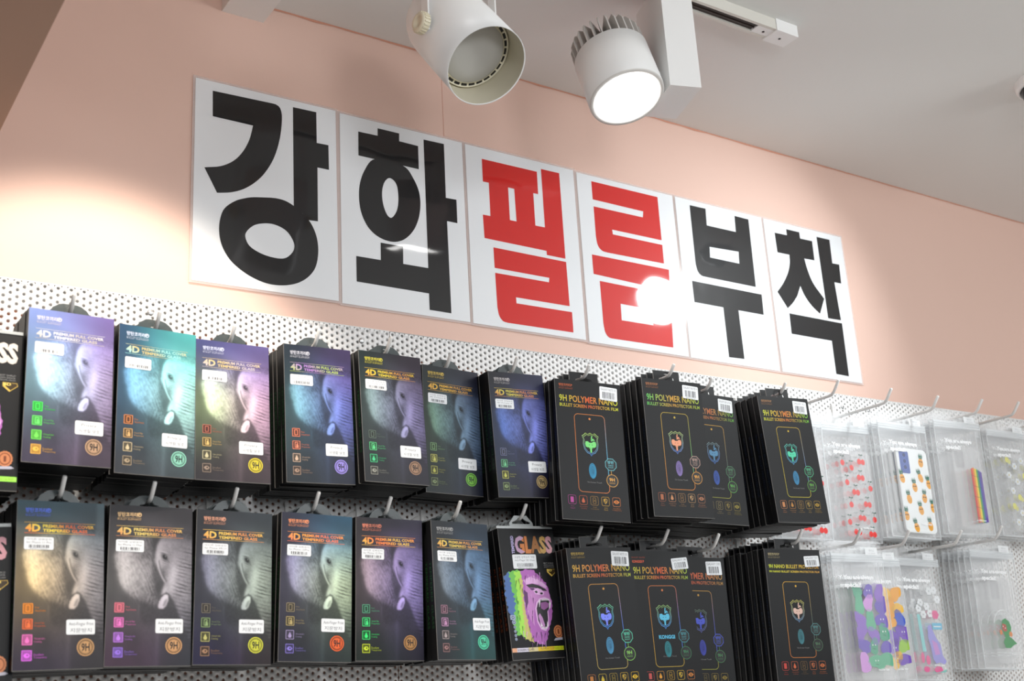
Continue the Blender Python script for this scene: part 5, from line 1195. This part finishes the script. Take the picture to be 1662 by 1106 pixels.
# ------------------------------------------------------------------ clear pouches with phone cases inside
PW, PH = 0.113, 0.206
def pouch_meshes():
    q = MB(); nx, nz = 13, 23
    r = np.random.default_rng(5)
    wob = r.normal(0, 1, (nz, nx))
    for side in (-1, 1):
        b0 = len(q.v)
        for j in range(nz):
            for i in range(nx):
                u, v = i / (nx - 1), j / (nz - 1)
                bul = (1 - (2 * u - 1) ** 4) * (1 - (2 * v - 1) ** 6)
                yy = side * (0.0002 + 0.0037 * bul) + 0.00025 * wob[j, i] * bul
                q.v.append(((u - .5) * PW, yy, -v * PH))
        for j in range(nz - 1):
            for i in range(nx - 1):
                a = b0 + j * nx + i
                f = (a, a + nx, a + nx + 1, a + 1)
                q.face(f if side < 0 else f[::-1], None, 0, True)
    for s in (-1, 1):  # side weld strips, paler film standing in for bright edge highlights
        q.box(s * (PW / 2 - .0004) - .0007, s * (PW / 2 - .0004) + .0007, -.0007, .0007, -PH, 0.0, None, 1)
    q.box(-PW / 2, PW / 2, -.0006, .0006, -PH - .0006, -PH + .0008, None, 1)
    film = q.mesh('film_bag', [M['film'], M['zip']])
    q = MB()
    hw = PW / 2
    q.loops([[(-hw, -0.0005), (hw, -0.0005), (hw, 0.016), (hw - .003, 0.019), (-hw + .003, 0.019), (-hw, 0.016)], rrect(-0.013, 0.013, 0.0065, 0.0125, 0.0028)], -0.0004, thick=0.0008)
    head = q.mesh('header_strip', M['film'])
    q = MB()
    for z in (-0.0065, -0.0105):
        q.tube([(-hw + .0006, -0.0009, z), (hw - .0006, -0.0009, z)], 0.0009, n=8)
    q.box(-hw + .0004, hw - .0004, -0.0014, -0.0009, -0.0150, -0.0020)
    z_ = q.mesh('zip_seal', M['zip'])
    q = MB(); c = (0.93, 0.94, 0.95)
    x0 = -hw + 0.017
    put_text(q, 'You are always', x0, x0 + 0.066, -0.0450, -0.0360, -0.0046, c, 0.05)
    put_text(q, 'special!', x0 + .001, x0 + 0.037, -0.0575, -0.0475, -0.0046, c, 0.05)
    slog = q.mesh('slogan_print', M['printed'])
    q = MB()
    put_text(q, 'mobile case', hw - .045, hw - .022, -0.1835, -0.1795, -0.0046, c, 0.02)
    maker = q.mesh('small_print', M['printed'])
    q = MB()
    q.loops([rrect(hw - .038, hw - .011, -0.0035, 0.0085, 0.0008)], -0.0016, (0.84, 0.86, 0.87))
    put_text(q, '케이스', hw - .030, hw - .018, 0.0020, 0.0055, -0.00166, (0.45, 0.45, 0.48))
    put_text(q, '10,000', hw - .032, hw - .016, -0.0022, 0.0004, -0.00166, (0.55, 0.55, 0.58))
    stk = q.mesh('price_sticker', M['printed'])
    return film, head, z_, slog, stk, maker
PM = pouch_meshes()

CW, CH, CT = 0.072, 0.150, 0.0052
def case_mesh(mat):
    q = MB()
    out = rrect(-CW / 2, CW / 2, -CH, 0, .009, 6)
    inn = rrect(-CW / 2 + .0015, CW / 2 - .0015, -CH + .0015, -.0015, .008, 6)
    cam_ = rrect(-CW / 2 + .006, -CW / 2 + .028, -.040, -.007, .004, 4)
    q.loops([inn, cam_], -CT / 2, thick=0.0010)
    q.loops([out, inn], -CT / 2 + 0.0004, thick=CT - 0.0004)
    return q.mesh('case_shell', mat)
def camera_block(mb, col, y):
    mb.loops([rrect(-CW / 2 + .006, -CW / 2 + .028, -.046, -.006, .003, 4)], y, col)
    for zc in (-.013, -.024, -.035):
        mb.loops([ell(-CW / 2 + .0215 - .004, zc, .0042, .0042, 16)], y - 0.00005, tuple(c * .45 for c in col))
        mb.loops(ring_loops(ell(-CW / 2 + .0215 - .004, zc, .0046, .0046, 16), .85), y - 0.0001, tuple(min(1, c * 1.6) for c in col))

DY = -CT / 2 - 0.0002
def cherries(mb, pale=False):
    red, leaf, stem = srgb(232, 62, 58), srgb(62, 96, 82), srgb(70, 80, 60)
    if pale: red, leaf = srgb(225, 130, 125), srgb(130, 150, 140)
    pts = [(.014, -.012, 1), (-.010, -.024, 0), (.009, -.040, 1), (-.024, -.050, 0), (.029, -.058, 0), (-.006, -.066, 1), (.018, -.086, 1), (-.020, -.088, 0), (.002, -.110, 1), (.030, -.112, 0), (-.012, -.134, 1), (.022, -.137, 1), (-.028, -.118, 0), (-.030, -.016, 0)]
    for x, z, dbl in pts:
        zc = z - .0068
        for s in ((-1, 1) if dbl else (0,)):
            cx = x + s * .0042
            mb.loops([ell(cx, zc - abs(s) * (.0006 if s > 0 else 0), .0047, .0050, 20)], DY - (.00004 if s > 0 else 0), red)
            for k, (ax, az) in enumerate(((-.0012, .0006), (.0015, -.0010), (0, -.0025))):
                mb.loops([ell(cx + ax, zc + az, .0004, .0013, 6)], DY - .0001, tuple(c * .62 for c in red))
            mb.quad([(cx - .0002, DY, zc + .0045), (cx + .0003, DY, zc + .0045), (x + .0003, DY, z + .005), (x - .0002, DY, z + .005)], stem)
        mb.loops([[(x - .0002, z + .0045), (x + .003, z + .0065), (x + .0055, z + .0052), (x + .003, z + .0036)]], DY - .00005, leaf)
        mb.loops([[(x - .005, z + .0052), (x - .002, z + .0066), (x, z + .0050), (x - .002, z + .0040)]], DY - .00005, leaf)
def pineapples(mb, pale=False):
    body, lf, dk = srgb(232, 165, 62), srgb(42, 110, 88), srgb(95, 60, 25)
    camera_block(mb, srgb(80, 100, 165), DY)
    for k, (x, z, a) in enumerate([(.020, -.020, -4), (.013, -.048, 18), (.031, -.058, 8), (-.003, -.066, 4), (-.030, -.052, 10), (-.020, -.088, 8), (.017, -.084, -4), (.004, -.106, 8), (-.012, -.137, 14), (.021, -.133, 4), (.033, -.100, 6), (-.031, -.118, 0)]):
        R_ = lambda px, pz: (x + px * math.cos(rad(a)) - pz * math.sin(rad(a)), z + px * math.sin(rad(a)) + pz * math.cos(rad(a)))
        clip = lambda L: [(max(-CW / 2 + .001, min(CW / 2 - .001, p[0])), p[1]) for p in L]
        mb.loops([clip([R_(px, pz) for px, pz in ell(0, -.004, .0058, .0082, 20)])], DY, body)
        for s in (-1, 0, 1):
            for t in (0, 1):
                mb.loops([clip([R_(s * .0022 - .0016, .0035 + t * .003), R_(s * .0022 + .0016, .0035 + t * .003), R_(s * (.0052 - t * .0016), .0105 + t * .0035)])], DY - .00005 - .00002 * t, lf)
        if k % 4 != 1:
            mb.quad([clip([R_(-.0034, -.0025)])[0] + (0,)] * 0 + [(p[0], DY - .0001, p[1]) for p in clip([R_(-.0036, -.0030), R_(-.0006, -.0030), R_(-.0008, -.0010), R_(-.0036, -.0010)])], dk)
            mb.quad([(p[0], DY - .0001, p[1]) for p in clip([R_(.0006, -.0030), R_(.0036, -.0030), R_(.0036, -.0010), R_(.0008, -.0010)])], dk)
        mb.loops([clip([R_(-.0016, -.0062), R_(0, -.0072), R_(.0016, -.0062), R_(0, -.0066)])], DY - .0001, dk)
def rainbow(mb, pale=False):
    cols = [srgb(225, 70, 60), srgb(235, 140, 50), srgb(240, 215, 60), srgb(70, 160, 80), srgb(55, 80, 165), srgb(105, 70, 165)]
    if pale: cols = [tuple(.5 * c + .32 for c in k) for k in cols]
    for k, c in enumerate(cols):
        xa, xb = .005 + k * .0042, .005 + (k + 1) * .0042
        top = -.040 - (0.0, -.0015, .0005, .0015, .003, .005)[k]
        mb.loops([[(xa, -.138 + .001 * (k % 3)), (xb, -.138 + .001 * (k % 2)), (xb, top), (xa, top)]], DY, c)
    for k in range(5):
        z = -.052 - k * .019
        mb.quad([(.003, DY - .0001, z), (.027, DY - .0001, z - .004), (.027, DY - .0001, z - .0046), (.003, DY - .0001, z - .0006)], srgb(70, 60, 70))
def daisies(mb, pale=False):
    r = random.Random(4)
    for k in range(20):
        x = (-.024, -.005, .014, .028)[k % 4] + r.uniform(-.003, .003); z = -.012 - (k // 4) * .030 - (.012 if k % 2 else 0)
        if k % 3 == 0:
            mb.loops([ell(x, z, .0055, .0062, 14)], DY, srgb(228, 224, 120))
            mb.loops([ell(x + .0055, z - .004, .0042, .0048, 12)], DY - .00005, srgb(218, 216, 140))
        else:
            for a in range(6):
                mb.loops([ell(x + .0042 * math.cos(a * 1.047), z + .0042 * math.sin(a * 1.047), .0028, .0028, 10)], DY - .00003 * (a % 3), srgb(228, 232, 236))
            mb.loops([ell(x, z, .0022, .0022, 10)], DY - .0002, srgb(215, 205, 160))
def blobs(mb, seed, palette, rows=6, cols=3):
    r = random.Random(seed)
    for j in range(rows):
        for i in range(cols):
            cx = -CW / 2 + (i + .5) * CW / cols + r.uniform(-.003, .003); cz = -.014 - j * (CH - .02) / rows + r.uniform(-.004, .004)
            n = 14; ph = r.uniform(0, 6); kx, kz = r.uniform(.011, .0165), r.uniform(.010, .0150)
            pts = []
            for k in range(n):
                a = 2 * math.pi * k / n; q_ = 1 + .22 * math.sin(2 * a + ph) + .14 * math.sin(3 * a + ph * 2)
                pts.append((max(-CW / 2 + .001, min(CW / 2 - .001, cx + kx * q_ * math.cos(a))), min(-.002, max(-CH + .002, cz + kz * q_ * math.sin(a)))))
            c = palette[r.randrange(len(palette))]
            mb.loops([pts], DY, c)
            if r.random() < .35:
                for s in (-1, 1):
                    mb.loops([ell(cx + s * .0028, cz + .002, .0010, .0014, 8)], DY - .0001, (.93, .93, .93))
                mb.quad([(cx - .003, DY - .0001, cz - .003), (cx + .003, DY - .0001, cz - .004), (cx + .003, DY - .0001, cz - .0046), (cx - .003, DY - .0001, cz - .0036)], srgb(60, 50, 70))
def monsters(mb, pale=False): blobs(mb, 12, [srgb(150, 115, 200), srgb(215, 160, 225), srgb(95, 170, 140), srgb(228, 220, 70), srgb(120, 100, 190), srgb(110, 185, 150)])
def vivid(mb, pale=False): blobs(mb, 33, [srgb(240, 170, 60), srgb(225, 75, 50), srgb(60, 90, 200), srgb(160, 205, 70), srgb(240, 190, 70), srgb(120, 80, 190)], 6, 3)
def pastel(mb, pale=False):
    lil, pk, mint, wht, bl = srgb(165, 160, 225), srgb(232, 110, 160), srgb(150, 215, 215), srgb(235, 238, 240), srgb(120, 195, 225)
    for s, (x, z) in enumerate([(-.020, -.040), (-.010, -.050), (0, -.036), (.006, -.048), (-.014, -.030), (.022, -.008), (.028, -.024), (.010, -.010)]):
        for a in range(6):
            mb.loops([ell(x + .0042 * math.cos(a * 1.047), z + .0042 * math.sin(a * 1.047), .003, .003, 10)], DY - .00002 * (a % 3), wht)
    mb.loops([[(-.026, -.050), (-.019, -.050), (-.014, -.112), (-.022, -.112)]], DY - .0002, mint)
    for a in range(6): mb.loops([ell(.018 + .005 * math.cos(a * 1.047), -.050 + .004 * math.sin(a * 1.047), .004, .004, 10)], DY - .00003 * (a % 3), pk)
    mb.loops([rrect(.008, .031, -.075, -.064, .001)], DY, bl); mb.quad([(.011, DY - .0001, -.071), (.028, DY - .0001, -.071), (.028, DY - .0001, -.069), (.011, DY - .0001, -.069)], wht)
    mb.loops([[(-.004, -.070), (.004, -.066), (.008, -.078), (.014, -.090), (.022, -.100), (.024, -.118), (.031, -.128), (.026, -.133), (.014, -.130), (.006, -.132), (.000, -.124), (-.002, -.104), (-.006, -.088)]], DY - .0001, lil)
    mb.loops([[(.002, -.092), (.014, -.098), (.018, -.116), (.006, -.118)]], DY - .0002, srgb(205, 150, 215))
    for x, z, rx, rz in ((-.024, -.122, .004, .009), (-.012, -.126, .005, .008), (-.018, -.141, .007, .005), (.010, -.142, .010, .006)):
        mb.loops([ell(x, z, rx, rz, 14)], DY - .0001, pk)
    mb.loops([[(-.010, -.148), (.026, -.146), (.030, -.141), (.012, -.1455)]], DY - .0003, srgb(140, 205, 195))
def green_shape(mb, pale=False):
    start = len(mb.v)
    g, o_, w_ = srgb(55, 150, 80), srgb(228, 140, 70), srgb(238, 242, 242)
    arc = [(.008 + .027 * math.cos(rad(a)), -.090 + .032 * math.sin(rad(a))) for a in range(20, 165, 8)]
    arc2 = [(.008 + .0255 * math.cos(rad(a)), -.090 + .0305 * math.sin(rad(a))) for a in range(164, 19, -8)]
    mb.loops([arc + arc2], DY, w_)
    put_text(mb, 'super', .001, .015, -.0685, -.064, DY, w_, .03)
    mb.loops([[(.004, -.076), (.012, -.073), (.021, -.078), (.025, -.088), (.022, -.097), (.016, -.104), (.024, -.108), (.034, -.116), (.024, -.119), (.016, -.124), (.004, -.124), (.000, -.114), (.006, -.106), (.003, -.098), (.000, -.088)]], DY - .0001, g)
    mb.loops([[(.003, -.082), (.012, -.084), (.013, -.095), (.005, -.096), (.001, -.090)]], DY - .0002, srgb(190, 70, 50))
    for x, z, rx, rz in ((-.003, -.097, .0035, .0045), (.021, -.100, .0045, .0045)): mb.loops([ell(x, z, rx, rz, 12)], DY - .0002, o_)
    for x, z in ((.004, -.087), (.009, -.090)): mb.loops([ell(x, z, .0012, .0012, 8)], DY - .0003, w_)
    for z in (-.131, -.136):
        mb.quad([(-.020, DY, z), (.034, DY, z - .001), (.034, DY, z - .0016), (-.020, DY, z - .0006)], w_)
    for i_ in range(start, len(mb.v)):
        mb.v[i_] = (mb.v[i_][0] - 0.016, mb.v[i_][1], mb.v[i_][2])

def make_case(art, mat):
    me = case_mesh(M[mat]); q = MB(); art(q); return me, q.mesh('case_print', M['printed'])

def pouch_thing(loc, ang, label, group):
    o = link('clear_pouch', PM[0]); tag(o, label, 'pouch', group); pose(o, loc, ang)
    for nm, me in zip(('header_strip', 'zip_seal', 'slogan_print', 'price_sticker', 'small_print'), PM[1:]): link(nm, me, o)
    return o
STACKS = [
 # front loc, angles, case art, case material, how many, pitch, names
 ((1.0230, -0.0700, 2.0960), (-4.0, 1.0, 1.0), cherries, 'gel', 4, .0105, 'cherry', 'behind the mint crest film box', 2.1140, -.168),
 ((1.1417, -0.0715, 2.0930), (-4.0, 1.0, 0.9), cherries, 'gel', 4, .0105, 'cherry', 'under the second bare upper hook', 2.1130, -.168),
 ((1.2574, -0.0992, 2.0984), (-6.0, -1.7, 2.8), pineapples, 'case_white', 6, .0108, 'pineapple', 'beside the cherry pouch', 2.1120, -.168),
 ((1.3790, -0.1250, 2.1065), (-7.0, 0.5, 1.2), rainbow, 'gel', 8, .0108, 'rainbow', 'beside the pineapple pouch', 2.1180, -.168),
 ((1.5778, -0.0900, 2.1130), (-4.5, -0.5, 1.2), daisies, 'gel', 5, .0108, 'daisy', 'right of the rainbow pouch', 2.1240, -.168),
 ((1.6950, -0.0900, 2.1130), (-4.5, -0.5, 1.2), daisies, 'gel', 3, .0108, 'daisy', 'at the right picture edge', 2.1240, -.168),
 ((1.0535, -0.1320, 1.8588), (-3.9, 0.4, 0.4), monsters, 'gel', 4, .0105, 'purple monster', 'beside the pale crest film box', 1.8700, -.168),
 ((1.1500, -0.0860, 1.8593), (-4.6, 0.0, -0.5), vivid, 'gel', 4, .0105, 'bright patchwork', 'behind the purple monster pouch', 1.8715, -.168),
 ((1.2739, -0.0700, 1.8646), (-4.6, 0.1, 2.0), pastel, 'gel', 4, .0105, 'pastel unicorn', 'in the lower row', 1.8760, -.168),
 ((1.4371, -0.1100, 1.8765), (-4.6, 0.1, 2.3), green_shape, 'gel', 7, .0106, 'green creature', 'at the lower right', 1.8880, -.168),
]
WHERE = ORD
_CASES = {}
for si, (loc, ang, art, mat, n, pit, nm, where, hz, hy) in enumerate(STACKS):
    row = 'upper' if si < 6 else 'lower'
    if art not in _CASES: _CASES[art] = make_case(art, mat)
    shell, deco = _CASES[art]
    r = random.Random(100 + si)
    for k in range(n):
        jit = (0, 0, 0) if k == 0 else (r.uniform(-.004, .003), 0, r.uniform(-.002, .002))
        L = (loc[0] + jit[0] - 0.0006 * k, loc[1] + pit * k, loc[2] + jit[2])
        A = (ang[0], ang[1], ang[2] + (0 if k == 0 else r.uniform(-1.2, 1.2)))
        pos = 'front' if k == 0 else ORD[k - 1]
        pouch_thing(L, A, '%s clear zip pouch of the %s case stack %s' % (pos, nm, where), 'clear zip pouches in the %s row' % row)
        c = link('phone_case', shell)
        tag(c, '%s phone case inside the %s pouch %s' % (nm, pos, where), 'phone case', 'phone cases in the %s pouches' % row)
        link('case_print', deco, c)
        R = (Matrix.Rotation(rad(A[0]), 3, 'Z') @ Matrix.Rotation(rad(A[1]), 3, 'X') @ Matrix.Rotation(rad(A[2]), 3, 'Y'))
        pose(c, Vector(L) + R @ Vector((0.012, 0.0002, -0.0475)), A)
    hx = (1.031, 1.161, 1.284, 1.410, 1.521, 1.640, 1.0335, 1.150, 1.286, 1.401)[si]
    hook(hx, hz, hy + .018, 'long white display hook of the %s case stack %s' % (nm, where), 'white display hooks')
